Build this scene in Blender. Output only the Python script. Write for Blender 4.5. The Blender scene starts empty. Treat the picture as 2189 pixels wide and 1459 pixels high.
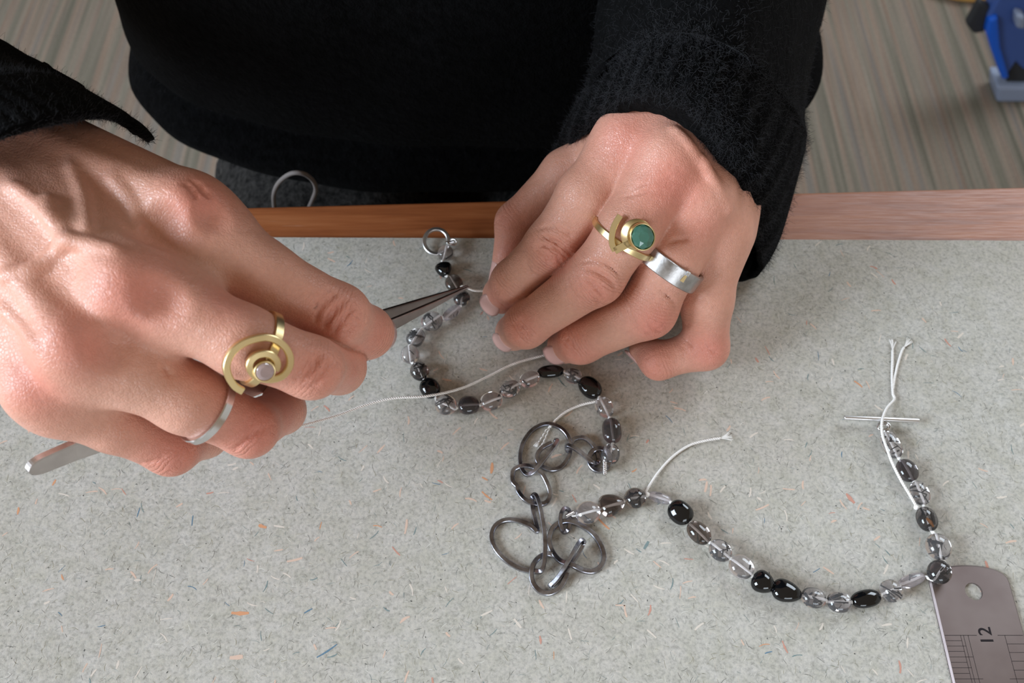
import bpy, bmesh, math, random
import numpy as np
from mathutils import Vector, Matrix
rng = np.random.default_rng(7)
random.seed(7)
sc_ = bpy.context.scene
COL = sc_.collection

# ------------------------------------------------------------------ camera, world, lights
# working unit: millimetres, z = 0 on the grey board, camera above x = y = 0; world z = 0 is the floor
FPX, CAMH, PITCH = 1900.0, 283.0, math.radians(60)
CXP, CYP = 1094.5, 729.5
Z0 = 753.0                                   # the board lies 753 mm above the floor
CC = np.array([0, 0, CAMH]); FW = np.array([0, math.cos(PITCH), -math.sin(PITCH)])
UP = np.array([0, math.sin(PITCH), math.cos(PITCH)]); RT = np.array([1.0, 0, 0])

def ray(px, py):
    return FW * FPX + RT * (px - CXP) + UP * (CYP - py)
def P(px, py, z):
    d = ray(px, py); return CC + d * ((z - CAMH) / d[2])
def scl(p):
    return FPX / float(np.dot(np.asarray(p) - CC, FW))
def on_plane(px, py, p0, n):
    d = ray(px, py); return CC + d * (np.dot(p0 - CC, n) / np.dot(d, n))
def W(p):
    return (p[0] * .001, p[1] * .001, (p[2] + Z0) * .001)
def WA(a):
    a = np.array(a, dtype=np.float64) * .001
    a[..., 2] += Z0 * .001
    return a
def nrm(v):
    v = np.asarray(v, float); return v / max(np.linalg.norm(v), 1e-9)

cam = bpy.data.cameras.new('camera'); cam_o = bpy.data.objects.new('camera', cam); COL.objects.link(cam_o)
cam_o.location = W((0, 0, CAMH)); cam_o.rotation_euler = (math.pi / 2 - PITCH, 0, 0)
cam.sensor_width = 36; cam.lens = FPX / 2189 * 36
cam.clip_start = .01; cam.clip_end = 50
cam.dof.use_dof = True; cam.dof.focus_distance = .268; cam.dof.aperture_fstop = 20
sc_.camera = cam_o

wd = bpy.data.worlds.new('world'); sc_.world = wd; wd.use_nodes = True
wd.node_tree.nodes['Background'].inputs[0].default_value = (1.0, .79, .57, 1)
wd.node_tree.nodes['Background'].inputs[1].default_value = .235

def area(name, loc, target, sx, sy, power, col):
    l = bpy.data.lights.new(name, 'AREA'); l.shape = 'RECTANGLE'; l.size = sx; l.size_y = sy
    l.energy = power; l.color = col
    o = bpy.data.objects.new(name, l); COL.objects.link(o); o.location = loc
    o.rotation_euler = (Vector(target) - Vector(loc)).to_track_quat('-Z', 'Y').to_euler()
    return o
# daylight from a tall window on the left, another far behind the person on the right
area('window_or_fill_light', (-2.05, -.50, 1.78), (-.02, .14, .77), 1.1, 1.1, 80, (.74, .87, 1.0))
area('window_or_fill_light', (.55, -2.7, 1.55), (.05, .14, .77), 1.3, 1.0, 21, (.80, .90, 1.0))  # soft fill added behind the camera to brighten the near sides of the fingers
area('window_or_fill_light', (1.5, 1.8, 2.2), (.1, .2, .75), 1.2, 1.1, 34, (.80, .90, 1.0))
vs = sc_.view_settings
vs.view_transform = 'Standard'; vs.look = 'None'; vs.gamma = 1; vs.use_curve_mapping = False
vs.exposure = .32

# ------------------------------------------------------------------ helpers
def srgb(r, g, b):
    f = lambda c: c / 12.92 if c <= .04045 else ((c + .055) / 1.055) ** 2.4
    return (f(r / 255), f(g / 255), f(b / 255), 1)

def mat(name, col=(.5, .5, .5, 1), rough=.5, metal=0, spec=.5, **kw):
    m = bpy.data.materials.new(name); m.use_nodes = True
    b = m.node_tree.nodes['Principled BSDF']
    b.inputs['Base Color'].default_value = col; b.inputs['Roughness'].default_value = rough
    b.inputs['Metallic'].default_value = metal; b.inputs['Specular IOR Level'].default_value = spec
    for k, v in kw.items(): b.inputs[k.replace('_', ' ')].default_value = v
    return m
class NT:
    def __init__(s, m): s.t = m.node_tree; s.b = s.t.nodes['Principled BSDF']
    def n(s, typ, **kw):
        x = s.t.nodes.new(typ)
        for k, v in kw.items():
            if hasattr(x, k): setattr(x, k, v)
            else: x.inputs[k.replace('_', ' ')].default_value = v
        return x
    def l(s, a, b): s.t.links.new(a, b)
    def noise(s, vec, scale, detail=4, rough=.55):
        x = s.n('ShaderNodeTexNoise', Scale=scale, Detail=detail, Roughness=rough); s.l(vec, x.inputs['Vector']); return x.outputs['Fac']
    def ramp(s, fac, stops, interp='LINEAR'):
        x = s.n('ShaderNodeValToRGB'); s.l(fac, x.inputs[0]); x.color_ramp.interpolation = interp
        e = x.color_ramp.elements
        while len(e) < len(stops): e.new(.5)
        for el, (p, c) in zip(e, stops): el.position = p; el.color = c if len(c) == 4 else (*c, 1)
        return x.outputs[0]
    def math(s, op, a, b=None, c=None):
        x = s.n('ShaderNodeMath', operation=op)
        for i, v in enumerate((a, b, c)):
            if v is None: continue
            if isinstance(v, (int, float)): x.inputs[i].default_value = v
            else: s.l(v, x.inputs[i])
        return x.outputs[0]
    def mix(s, fac, a, b, typ='MIX'):
        x = s.n('ShaderNodeMix', data_type='RGBA', blend_type=typ)
        for i, v in ((0, fac), (6, a), (7, b)):
            if isinstance(v, (int, float)): x.inputs[i].default_value = v
            elif isinstance(v, tuple): x.inputs[i].default_value = v
            else: s.l(v, x.inputs[i])
        return x.outputs[2]
    def coord(s, scale=(1, 1, 1)):
        c = s.n('ShaderNodeTexCoord'); m = s.n('ShaderNodeMapping'); m.inputs['Scale'].default_value = scale
        s.l(c.outputs['Object'], m.inputs[0]); return m.outputs[0]
    def bump(s, h, strength, dist=.001, prev=None):
        x = s.n('ShaderNodeBump', Strength=strength, Distance=dist); s.l(h, x.inputs['Height'])
        if prev is not None: s.l(prev, x.inputs['Normal'])
        return x.outputs[0]
    def attr(s, name):
        return s.n('ShaderNodeAttribute', attribute_name=name).outputs['Fac']

def tag(o, label=None, cat=None, group=None, kind=None):
    if label: o['label'] = label
    if cat: o['category'] = cat
    if group: o['group'] = group
    if kind: o['kind'] = kind
    return o
def empty(name, loc):
    o = bpy.data.objects.new(name, None); COL.objects.link(o); o.location = W(loc); o.empty_display_size = .01
    return o
def link_mesh(name, me, m, parent=None, smooth=True):
    o = bpy.data.objects.new(name, me); COL.objects.link(o)
    for x in (m if isinstance(m, (list, tuple)) else [m]): me.materials.append(x)
    if smooth: me.polygons.foreach_set('use_smooth', [True] * len(me.polygons))
    if parent is not None: set_parent(o, parent)
    return o
def set_parent(o, parent):
    # every parent here is only translated, so the inverse of its world offset keeps the child in place
    o.parent = parent
    o.matrix_parent_inverse = (PW(parent)).inverted()
def PW(o):
    m = Matrix.Translation(o.location)
    if o.parent is not None: m = PW(o.parent) @ o.matrix_parent_inverse @ m
    return m
def obj(name, V, F, m, parent=None, smooth=True, world=False):
    me = bpy.data.meshes.new(name)
    V = np.asarray(V, float)
    me.from_pydata((V if world else WA(V)).tolist(), [], [list(map(int, f)) for f in F]); me.update()
    return link_mesh(name, me, m, parent, smooth)

class MB:
    """collects vertices and faces in millimetres"""
    def __init__(s): s.V = []; s.F = []; s.M = []
    def add(s, V, F, mi=0):
        o = len(s.V); s.V += [tuple(v) for v in V]; s.F += [tuple(i + o for i in f) for f in F]; s.M += [mi] * len(F)
    def box(s, lo, hi, mi=0):
        (a, b, c), (d, e, f) = lo, hi
        s.add([(a, b, c), (d, b, c), (d, e, c), (a, e, c), (a, b, f), (d, b, f), (d, e, f), (a, e, f)],
              [(0, 3, 2, 1), (4, 5, 6, 7), (0, 1, 5, 4), (1, 2, 6, 5), (2, 3, 7, 6), (3, 0, 4, 7)], mi)
    def loft(s, rings, closed_ring=True, cap=True, loop=False, mi=0):
        rings = [np.asarray(r) for r in rings]; n = len(rings[0]); V = [p for r in rings for p in r]; F = []
        K = len(rings)
        for k in range(K if loop else K - 1):
            for i in range(n if closed_ring else n - 1):
                a = k * n + i; b = k * n + (i + 1) % n; k2 = (k + 1) % K
                F.append((a, b, k2 * n + (i + 1) % n, k2 * n + i))
        if cap and not loop:
            F.append(tuple(range(n))[::-1]); F.append(tuple((K - 1) * n + i for i in range(n)))
        s.add(V, F, mi)
    def obj(s, name, m, parent=None, smooth=True):
        o = obj(name, s.V, s.F, m, parent, smooth)
        if any(s.M): o.data.polygons.foreach_set('material_index', s.M)
        return o

def catmull(pts, n=8, closed=False):
    pts = [np.asarray(p, float) for p in pts]; out = []; N = len(pts)
    for i in range(N if closed else N - 1):
        g = (lambda j: pts[j % N]) if closed else (lambda j: pts[min(max(j, 0), N - 1)])
        p0, p1, p2, p3 = g(i - 1), g(i), g(i + 1), g(i + 2)
        for k in range(n):
            t = k / n
            out.append(.5 * ((2 * p1) + (p2 - p0) * t + (2 * p0 - 5 * p1 + 4 * p2 - p3) * t * t + (3 * p1 - p0 - 3 * p2 + p3) * t ** 3))
    if not closed: out.append(pts[-1])
    return np.array(out)
def frames(path, closed=False, up=None):
    path = np.asarray(path); n = len(path); T = []
    for i in range(n):
        a = path[(i - 1) % n] if closed or i > 0 else path[i]; b = path[(i + 1) % n] if closed or i < n - 1 else path[i]
        T.append(nrm(b - a))
    N = []; u = np.array(up if up is not None else (0, 0, 1.0))
    if abs(np.dot(u, T[0])) > .95 and up is None: u = np.array((1.0, 0, 0))
    for t in T:
        v = u - t * np.dot(u, t); v = nrm(v); N.append(v)
        if up is None: u = v
    return T, N, [np.cross(t, n_) for t, n_ in zip(T, N)]
def sweep(path, prof, closed=False, up=None, scale=None):
    """rings of a profile [(along N, along B)] carried along a path"""
    T, N, B = frames(path, closed, up); R = []
    for i, p in enumerate(path):
        s = 1 if scale is None else scale[i]
        R.append([p + N[i] * a * s + B[i] * b * s for a, b in prof])
    return R
def circ(r, n=8, ry=None):
    return [(r * math.cos(2 * math.pi * i / n), (ry or r) * math.sin(2 * math.pi * i / n)) for i in range(n)]
def rect(w, h, c=.25):
    w /= 2; h /= 2; c = min(w, h) * c
    return [(w - c, -h), (w, -h + c), (w, h - c), (w - c, h), (-w + c, h), (-w, h - c), (-w, -h + c), (-w + c, -h)]
def tube(name, path, r, m, parent=None, closed=False, n=8, prof=None, up=None, scale=None):
    b = MB(); b.loft(sweep(path, prof or circ(r, n), closed, up, scale), cap=not closed, loop=closed)
    o = b.obj(name, m, parent)
    if prof is not None: o.data.set_sharp_from_angle(angle=.55)
    return o

# ------------------------------------------------------------------ signed distance sculpting
def smin(a, b, k):
    h = np.clip(.5 + .5 * (b - a) / k, 0, 1); return b + (a - b) * h - k * h * (1 - h)
class Field:
    def __init__(s, lo, hi, h):
        s.lo = np.array(lo, float); s.h = h; s.n = np.ceil((np.array(hi) - s.lo) / h).astype(int) + 1
        s.ax = [(s.lo[i] + h * np.arange(s.n[i])).astype(np.float32) for i in range(3)]
        s.D = np.full(s.n, 30., np.float32)
    def sub(s, lo, hi):
        a = np.clip(np.floor((np.asarray(lo) - s.lo) / s.h).astype(int), 0, s.n); b = np.clip(np.ceil((np.asarray(hi) - s.lo) / s.h).astype(int) + 1, 0, s.n)
        return tuple(slice(i, j) for i, j in zip(a, b))
    def xyz(s, sl):
        return s.ax[0][sl[0]][:, None, None], s.ax[1][sl[1]][None, :, None], s.ax[2][sl[2]][None, None, :]
    def cone(s, sl, a, b, ra, rb):
        x, y, z = s.xyz(sl); d = b - a; L = float(np.dot(d, d)) + 1e-9
        px, py, pz = x - np.float32(a[0]), y - np.float32(a[1]), z - np.float32(a[2])
        t = np.clip((px * np.float32(d[0]) + py * np.float32(d[1]) + pz * np.float32(d[2])) / np.float32(L), 0, 1)
        return np.sqrt((px - t * np.float32(d[0])) ** 2 + (py - t * np.float32(d[1])) ** 2 + (pz - t * np.float32(d[2])) ** 2) - (np.float32(ra) + t * np.float32(rb - ra))
    def chain(s, nodes, k=3.0, pad=8):
        lo = np.min([p - r for p, r in nodes], axis=0) - pad; hi = np.max([p + r for p, r in nodes], axis=0) + pad
        sl = s.sub(lo, hi); D = None
        for (a, ra), (b, rb) in zip(nodes, nodes[1:]):
            c = s.cone(sl, a, b, ra, rb); D = c if D is None else smin(D, c, k)
        return sl, D
    def union(s, sl, D, k):
        s.D[sl] = smin(s.D[sl], D, np.float32(k))
    def add(s, a, b, ra, rb, k, pad=None):
        pad = k + 2 if pad is None else pad; r = max(ra, rb) + pad
        sl = s.sub(np.minimum(a, b) - r, np.maximum(a, b) + r)
        if all(q.stop > q.start for q in sl): s.union(sl, s.cone(sl, a, b, ra, rb), k)
    def carve(s, a, b, r, k):
        q = r + k + 1.5; sl = s.sub(np.minimum(a, b) - q, np.maximum(a, b) + q)
        if all(i.stop > i.start for i in sl): s.D[sl] = -smin(-s.D[sl], s.cone(sl, a, b, r, r), np.float32(k))
    def sample(s, p):
        q = np.clip((np.asarray(p) - s.lo) / s.h, 0, s.n - 1.001); i = q.astype(int); f = q - i; v = 0
        for dx in (0, 1):
            for dy in (0, 1):
                for dz in (0, 1):
                    w = (f[..., 0] if dx else 1 - f[..., 0]) * (f[..., 1] if dy else 1 - f[..., 1]) * (f[..., 2] if dz else 1 - f[..., 2])
                    v = v + w * s.D[i[..., 0] + dx, i[..., 1] + dy, i[..., 2] + dz]
        return v
    def hit(s, px, py):
        """first point of the surface met by the sight line through a pixel of the photograph"""
        d = nrm(ray(px, py)); t = np.arange(90, 420, .3); pts = CC + d[None] * t[:, None]
        ins = np.all((pts > s.lo) & (pts < s.lo + s.h * (s.n - 1)), axis=1)
        v = np.where(ins, s.sample(pts), 30.); w = np.nonzero(v < 0)[0]
        return pts[w[0]] if len(w) else None
    def mesh(s, relax=2):
        D = s.D; S = D < 0
        n = np.array(D.shape); c = np.zeros(n - 1, np.uint8)
        for dx in (0, 1):
            for dy in (0, 1):
                for dz in (0, 1):
                    c += S[dx:n[0] - 1 + dx, dy:n[1] - 1 + dy, dz:n[2] - 1 + dz]
        act = np.nonzero((c > 0) & (c < 8)); N = len(act[0])
        idx = np.full(n - 1, -1, np.int32); idx[act] = np.arange(N)
        cor = {(x, y, z): D[act[0] + x, act[1] + y, act[2] + z] for x in (0, 1) for y in (0, 1) for z in (0, 1)}
        pos = np.zeros((N, 3)); cnt = np.zeros(N)
        for a in cor:
            for ax in range(3):
                if a[ax]: continue
                b = tuple(1 if i == ax else a[i] for i in range(3)); va, vb = cor[a], cor[b]
                m = (va < 0) != (vb < 0); t = np.where(m, va / np.where(m, va - vb, 1), 0)
                q = np.array(a, float)[None] + np.zeros((N, 3)); q[:, ax] += t
                pos += q * m[:, None]; cnt += m
        pos = pos / cnt[:, None] + np.stack(act, 1); V = s.lo + pos * s.h
        Fs = []
        for ax in range(3):
            o1, o2 = [(1, 2), (2, 0), (0, 1)][ax]
            sl0 = [slice(1, -1)] * 3; sl1 = [slice(1, -1)] * 3
            sl0[ax] = slice(0, -1); sl1[ax] = slice(1, None)
            A, B = S[tuple(sl0)], S[tuple(sl1)]; e = np.nonzero(A != B); inside = A[e]
            base = np.stack(e, 1); off = np.array([1, 1, 1]); off[ax] = 0; base = base + off
            def g(d1, d2):
                q = base.copy(); q[:, o1] += d1; q[:, o2] += d2; return idx[q[:, 0], q[:, 1], q[:, 2]]
            f = np.stack([g(-1, -1), g(0, -1), g(0, 0), g(-1, 0)], 1); f[~inside] = f[~inside][:, ::-1]
            Fs.append(f)
        F = np.concatenate(Fs); F = F[(F >= 0).all(1)]
        E = np.concatenate([F[:, [0, 1]], F[:, [1, 2]], F[:, [2, 3]], F[:, [3, 0]]])
        for it in range(relax):
            acc = np.zeros_like(V); k = np.zeros(len(V))
            for j in range(3):
                acc[:, j] = np.bincount(E[:, 0], V[E[:, 1], j], len(V)) + np.bincount(E[:, 1], V[E[:, 0], j], len(V))
            k = np.bincount(E[:, 0], minlength=len(V)) + np.bincount(E[:, 1], minlength=len(V))
            V = V + .5 * (acc / np.maximum(k, 1)[:, None] - V)
        return V, F
    def normal(s, p, e=.8):
        p = np.asarray(p, float); g = []
        for i in range(3):
            d = np.zeros(3); d[i] = e; g.append(s.sample(p + d) - s.sample(p - d))
        g = np.stack(g, -1); return g / np.maximum(np.linalg.norm(g, axis=-1, keepdims=True), 1e-9)

def np_mesh(name, V, F, m, parent=None, smooth=True):
    me = bpy.data.meshes.new(name); me.vertices.add(len(V)); me.vertices.foreach_set('co', WA(V).astype(np.float32).ravel())
    k = F.shape[1]; me.loops.add(len(F) * k); me.loops.foreach_set('vertex_index', F.astype(np.int32).ravel())
    me.polygons.add(len(F)); me.polygons.foreach_set('loop_start', np.arange(0, len(F) * k, k, dtype=np.int32))
    me.update(); me.validate()
    return link_mesh(name, me, m, parent, smooth)
def set_attr(o, name, a):
    at = o.data.attributes.new(name, 'FLOAT', 'POINT'); at.data.foreach_set('value', np.asarray(a, np.float32))

# ------------------------------------------------------------------ materials
def make_board_mat():
    m = mat('grey_board', rough=.85, spec=.2); t = NT(m); v = t.coord()
    big = t.noise(v, 14, 3); fine = t.noise(v, 900, 4, .7); mid = t.noise(v, 160, 4, .65)
    c = t.ramp(big, [(.3, srgb(184, 178, 170)), (.7, srgb(190, 187, 181))])
    c = t.mix(t.ramp(mid, [(.35, (0, 0, 0)), (.75, (1, 1, 1))]), c, srgb(172, 168, 156))
    sp = t.ramp(fine, [(.28, (.52, .52, .5)), (.5, (1, 1, 1)), (.74, (1.3, 1.28, 1.24))])
    c = t.mix(.75, c, sp, 'MULTIPLY'); t.l(c, t.b.inputs['Base Color'])
    t.l(t.bump(fine, .35, .0003), t.b.inputs['Normal']); return m
def make_wood_mat():
    m = mat('varnished_wood', rough=.4, spec=.45); t = NT(m)
    v = t.coord((6, 90, 90)); v2 = t.coord((25, 420, 420))
    a = t.noise(v, 3, 5, .6); b = t.noise(v2, 3, 3, .6)
    c = t.ramp(a, [(.25, srgb(132, 72, 40)), (.5, srgb(164, 96, 56)), (.75, srgb(182, 116, 74))])
    w = t.ramp(b, [(.62, (0, 0, 0)), (.76, (1, 1, 1))])
    sc2 = t.noise(t.coord((6, 9, 9)), 5, 2); wm = t.math('MULTIPLY', w, t.ramp(sc2, [(.48, (0, 0, 0)), (.7, (.55, .55, .55))]))
    c = t.mix(wm, c, srgb(205, 175, 155)); t.l(c, t.b.inputs['Base Color'])
    t.l(t.ramp(b, [(.3, (.34, .34, .34)), (.7, (.52, .52, .52))]), t.b.inputs['Roughness'])
    t.l(t.bump(b, .2, .0004), t.b.inputs['Normal']); return m
def make_carpet_mat():
    m = mat('striped_carpet', rough=.95, spec=.1); t = NT(m); t1 = t.coord((1, .012, 1))
    n1 = t.noise(t1, 60, 2, .5); n2 = t.noise(t1, 110, 3, .6); n3 = t.noise(t1, 22, 1)
    c = t.ramp(n2, [(.30, srgb(70, 63, 55)), (.42, srgb(104, 96, 86)), (.5, srgb(128, 119, 107)), (.6, srgb(96, 88, 79)), (.72, srgb(146, 138, 126))])
    hue = t.ramp(n1, [(.36, srgb(92, 92, 80)), (.46, srgb(124, 116, 105)), (.54, srgb(140, 116, 101)), (.64, srgb(116, 110, 106))])
    c = t.mix(.5, c, hue); g = t.noise(t.coord(), 300, 3)
    c = t.mix(.35, c, t.ramp(g, [(.3, (.5, .5, .5)), (.7, (1.3, 1.3, 1.3))]), 'MULTIPLY')
    t.l(c, t.b.inputs['Base Color']); t.l(t.bump(g, .5, .003), t.b.inputs['Normal']); return m
def make_skin_mat():
    m = mat('skin', rough=.45, spec=.45); t = NT(m); v = t.coord(); b = t.b
    big = t.noise(v, 60, 3); red = t.attr('redness'); pale = t.attr('paleness')
    c = t.mix(big, srgb(212, 152, 129), srgb(221, 167, 147))
    c = t.mix(t.math('MULTIPLY', red, .75), c, srgb(212, 120, 104)); c = t.mix(t.math('MULTIPLY', pale, .5), c, srgb(222, 186, 164))
    fn = t.noise(v, 700, 3); c = t.mix(.18, c, t.ramp(fn, [(.3, (.7, .66, .64)), (.7, (1.2, 1.2, 1.2))]), 'MULTIPLY')
    t.l(c, b.inputs['Base Color'])
    b.inputs['Subsurface Weight'].default_value = .22; b.inputs['Subsurface Radius'].default_value = (1, .42, .25); b.inputs['Subsurface Scale'].default_value = .0028
    vo = t.n('ShaderNodeTexVoronoi', feature='DISTANCE_TO_EDGE', Scale=1150.); t.l(v, vo.inputs['Vector'])
    cell = t.ramp(vo.outputs['Distance'], [(0, (0, 0, 0)), (.16, (1, 1, 1))])
    n1 = t.bump(cell, .32, .00025); n2 = t.bump(t.noise(v, 380, 4), .4, .0007, n1)
    # fine transverse wrinkles over the finger joints
    al = t.attr('along'); wr = t.attr('wrinkle'); wob = t.noise(v, 160, 3)
    ph = t.math('ADD', t.math('MULTIPLY', al, 5.2), t.math('MULTIPLY', wob, 16.))
    wv = t.math('POWER', t.math('ABSOLUTE', t.math('SINE', t.math('MULTIPLY', ph, .5))), .5)
    wv = t.math('MULTIPLY', t.math('SUBTRACT', wv, 1.), wr)
    t.l(t.bump(wv, .55, .0006, n2), b.inputs['Normal'])
    r = t.ramp(t.noise(v, 90, 2), [(.3, (.33, .33, .33)), (.7, (.47, .47, .47))]); t.l(r, b.inputs['Roughness'])
    return m
def make_wool_mat(name, lo, hi, rib=False):
    m = mat(name, rough=.95, spec=.03); t = NT(m); v = t.coord()
    a = t.noise(v, 260, 5, .7); b_ = t.noise(v, 70, 3)
    c = t.ramp(a, [(.32, lo), (.72, hi)]); c = t.mix(.5, c, t.ramp(b_, [(.3, (.55, .55, .58)), (.7, (1.35, 1.35, 1.4))]), 'MULTIPLY')
    t.l(c, t.b.inputs['Base Color']); t.b.inputs['Sheen Weight'].default_value = .01; t.b.inputs['Sheen Roughness'].default_value = .6
    t.l(t.bump(a, .9, .002), t.b.inputs['Normal']); return m
M_board = make_board_mat(); M_wood = make_wood_mat(); M_carpet = make_carpet_mat(); M_skin = make_skin_mat()
M_wool = make_wool_mat('black_wool', srgb(2, 2, 2), srgb(13, 13, 14))
M_jeans = make_wool_mat('charcoal_corduroy', srgb(14, 14, 14), srgb(70, 67, 64))
M_hair = mat('wool_fibre', srgb(44, 44, 47), .8, spec=.2)
M_nail = mat('nail', srgb(216, 172, 164), .25, spec=.5)
M_clasp = mat('matte_silver', srgb(222, 220, 220), .38, 1.0)
M_gold = mat('gold', srgb(232, 208, 156), .34, 1.0); M_silver = mat('silver', srgb(222, 220, 220), .18, 1.0)
def noisy_metal(name, c1, c2, r1, r2, sc):
    m = mat(name, metal=1.0); t = NT(m); v = t.coord(); n = t.noise(v, sc, 3)
    t.l(t.ramp(n, [(.35, c1), (.65, c2)]), t.b.inputs['Base Color']); t.l(t.ramp(n, [(.3, (r1,) * 3), (.7, (r2,) * 3)]), t.b.inputs['Roughness'])
    t.l(t.bump(t.noise(v, sc * 4, 2), .1, .0003), t.b.inputs['Normal']); return m
M_band = noisy_metal('brushed_silver', srgb(164, 160, 158), srgb(190, 187, 185), .32, .42, 300)
M_ox = noisy_metal('oxidised_silver', srgb(122, 118, 124), srgb(182, 185, 196), .18, .34, 160)
M_steel = noisy_metal('steel', srgb(186, 178, 175), srgb(204, 197, 194), .3, .42, 120)
M_ruler = noisy_metal('satin_steel', srgb(140, 128, 128), srgb(152, 141, 140), .42, .5, 40)
M_ink = mat('ruler_ink', srgb(40, 36, 38), .7, spec=.1)
M_thread = mat('silk_thread', srgb(240, 236, 232), .8, spec=.2)
M_cord = mat('grey_cord', srgb(128, 120, 117), .7)
M_clear = mat('clear_quartz', srgb(248, 244, 246), .03, Transmission_Weight=.94, IOR=1.5)
M_milky = mat('milky_quartz', srgb(240, 234, 238), .1, Transmission_Weight=.82, IOR=1.45)
M_smoky = mat('smoky_quartz', srgb(158, 146, 140), .04, Transmission_Weight=.95, IOR=1.5)
M_dusk = mat('grey_rutile_quartz', srgb(182, 176, 176), .04, Transmission_Weight=.95, IOR=1.5)
M_grey = mat('dark_grey_quartz', srgb(122, 116, 118), .05, Transmission_Weight=.85, IOR=1.5)
M_black = mat('black_tourmaline', srgb(12, 13, 15), .07, spec=.6)
M_needle = mat('black_needle', srgb(6, 6, 8), .5, spec=.2)
M_amber = mat('amber_flake', srgb(190, 120, 50), .4)
M_green = mat('green_gem', srgb(92, 146, 128), .03, Transmission_Weight=.45, IOR=1.62)
M_pinkgem = mat('champagne_gem', srgb(222, 198, 196), .02, Transmission_Weight=.5, IOR=1.7)
M_diamond = mat('white_gem', srgb(235, 238, 244), .02, Transmission_Weight=.7, IOR=2.0)
M_blue = mat('blue_paint', srgb(10, 84, 190), .35); M_bluegrey = mat('slate_blue', srgb(52, 78, 138), .5)
M_greyfoot = mat('grey_plastic', srgb(128, 138, 160), .5); M_dark = mat('dark_rubber', srgb(32, 34, 38), .7)

# ------------------------------------------------------------------ setting: carpet floor, table, board
b = MB(); b.box((-2600, -1800, -Z0 - 40), (2600, 3200, -Z0)); fl = b.obj('floor', M_carpet, smooth=False); tag(fl, kind='structure')

def bevel_box(name, lo, hi, m, parent, r=1.5):
    bm = bmesh.new(); bmesh.ops.create_cube(bm, size=1)
    for v in bm.verts: v.co = Vector(W([lo[i] + (hi[i] - lo[i]) * (v.co[i] + .5) for i in range(3)]))
    bmesh.ops.bevel(bm, geom=bm.edges[:], offset=r * .001, segments=2, affect='EDGES')
    me = bpy.data.meshes.new(name); bm.to_mesh(me); bm.free()
    return link_mesh(name, me, m, parent, smooth=False)
table = empty('table', (0, 0, -Z0)); tag(table, 'reddish brown varnished wooden table under the grey board', 'table')
TZ = -3.0
# the far edge of the table runs slightly askew in the picture
eL = P(580, 440, TZ); eR = P(2189, 398, TZ); sl_ = (eR - eL)[1] / (eR - eL)[0]
def edge_y(x): return eL[1] + (x - eL[0]) * sl_
x0, x1, yb = -560., 640., -420.
b = MB(); b.add([(x0, yb, TZ - 24), (x1, yb, TZ - 24), (x1, edge_y(x1), TZ - 24), (x0, edge_y(x0), TZ - 24), (x0, yb, TZ), (x1, yb, TZ), (x1, edge_y(x1), TZ), (x0, edge_y(x0), TZ)],
      [(0, 3, 2, 1), (4, 5, 6, 7), (0, 1, 5, 4), (1, 2, 6, 5), (2, 3, 7, 6), (3, 0, 4, 7)])
top = b.obj('table_top', M_wood, table, smooth=False)
mod = top.modifiers.new('bevel', 'BEVEL'); mod.width = .0015; mod.segments = 3
for lx in (x0 + 30, x1 - 80):
    for ly in (yb + 30, 120.):
        bevel_box('leg', (lx, ly, -Z0), (lx + 50, ly + 50, TZ - 24), M_wood, table)
bL = P(600, 507, 0); bR = P(2189, 514, 0); sb = (bR - bL)[1] / (bR - bL)[0]
def board_y(x): return bL[1] + (x - bL[0]) * sb
bx0, bx1, byb = -420., 430., -330.
b = MB(); b.add([(bx0, byb, TZ), (bx1, byb, TZ), (bx1, board_y(bx1), TZ), (bx0, board_y(bx0), TZ), (bx0, byb, 0), (bx1, byb, 0), (bx1, board_y(bx1), 0), (bx0, board_y(bx0), 0)],
      [(0, 3, 2, 1), (4, 5, 6, 7), (0, 1, 5, 4), (1, 2, 6, 5), (2, 3, 7, 6), (3, 0, 4, 7)])
board = b.obj('work_board', M_board, smooth=False); tag(board, 'large grey recycled fibre board lying on the wooden table', 'board')
# paper fibres pressed into the board, thousands of them
fib_cols = [srgb(212, 184, 166), srgb(214, 203, 191), srgb(208, 152, 116), srgb(124, 139, 138), srgb(92, 92, 88), srgb(226, 223, 214), srgb(100, 128, 148), srgb(196, 146, 130), srgb(144, 138, 114)]
fib_m = [mat('fibre_%d' % i, c, .85, spec=.1) for i, c in enumerate(fib_cols)]
fb = MB()
def fibre(x, y, L, w, ang, bend, mi, z=.02):
    n = 5 if L > 1.6 else 3; pts = []; a = ang
    p = np.array([x, y]) - .5 * L * np.array([math.cos(ang), math.sin(ang)])
    V = []
    for i in range(n):
        q = i / (n - 1); d = np.array([math.cos(a), math.sin(a)]); nn = np.array([-d[1], d[0]])
        ww = w * (.45 + .55 * math.sin(math.pi * min(max(q, .12), .88))) * .5 * random.uniform(.7, 1.25)
        V += [(*(p + nn * ww), z), (*(p - nn * ww), z)]; p = p + d * L / (n - 1); a += bend / n
    fb.add(V, [(2 * i, 2 * i + 1, 2 * i + 3, 2 * i + 2) for i in range(n - 1)], mi)
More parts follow.
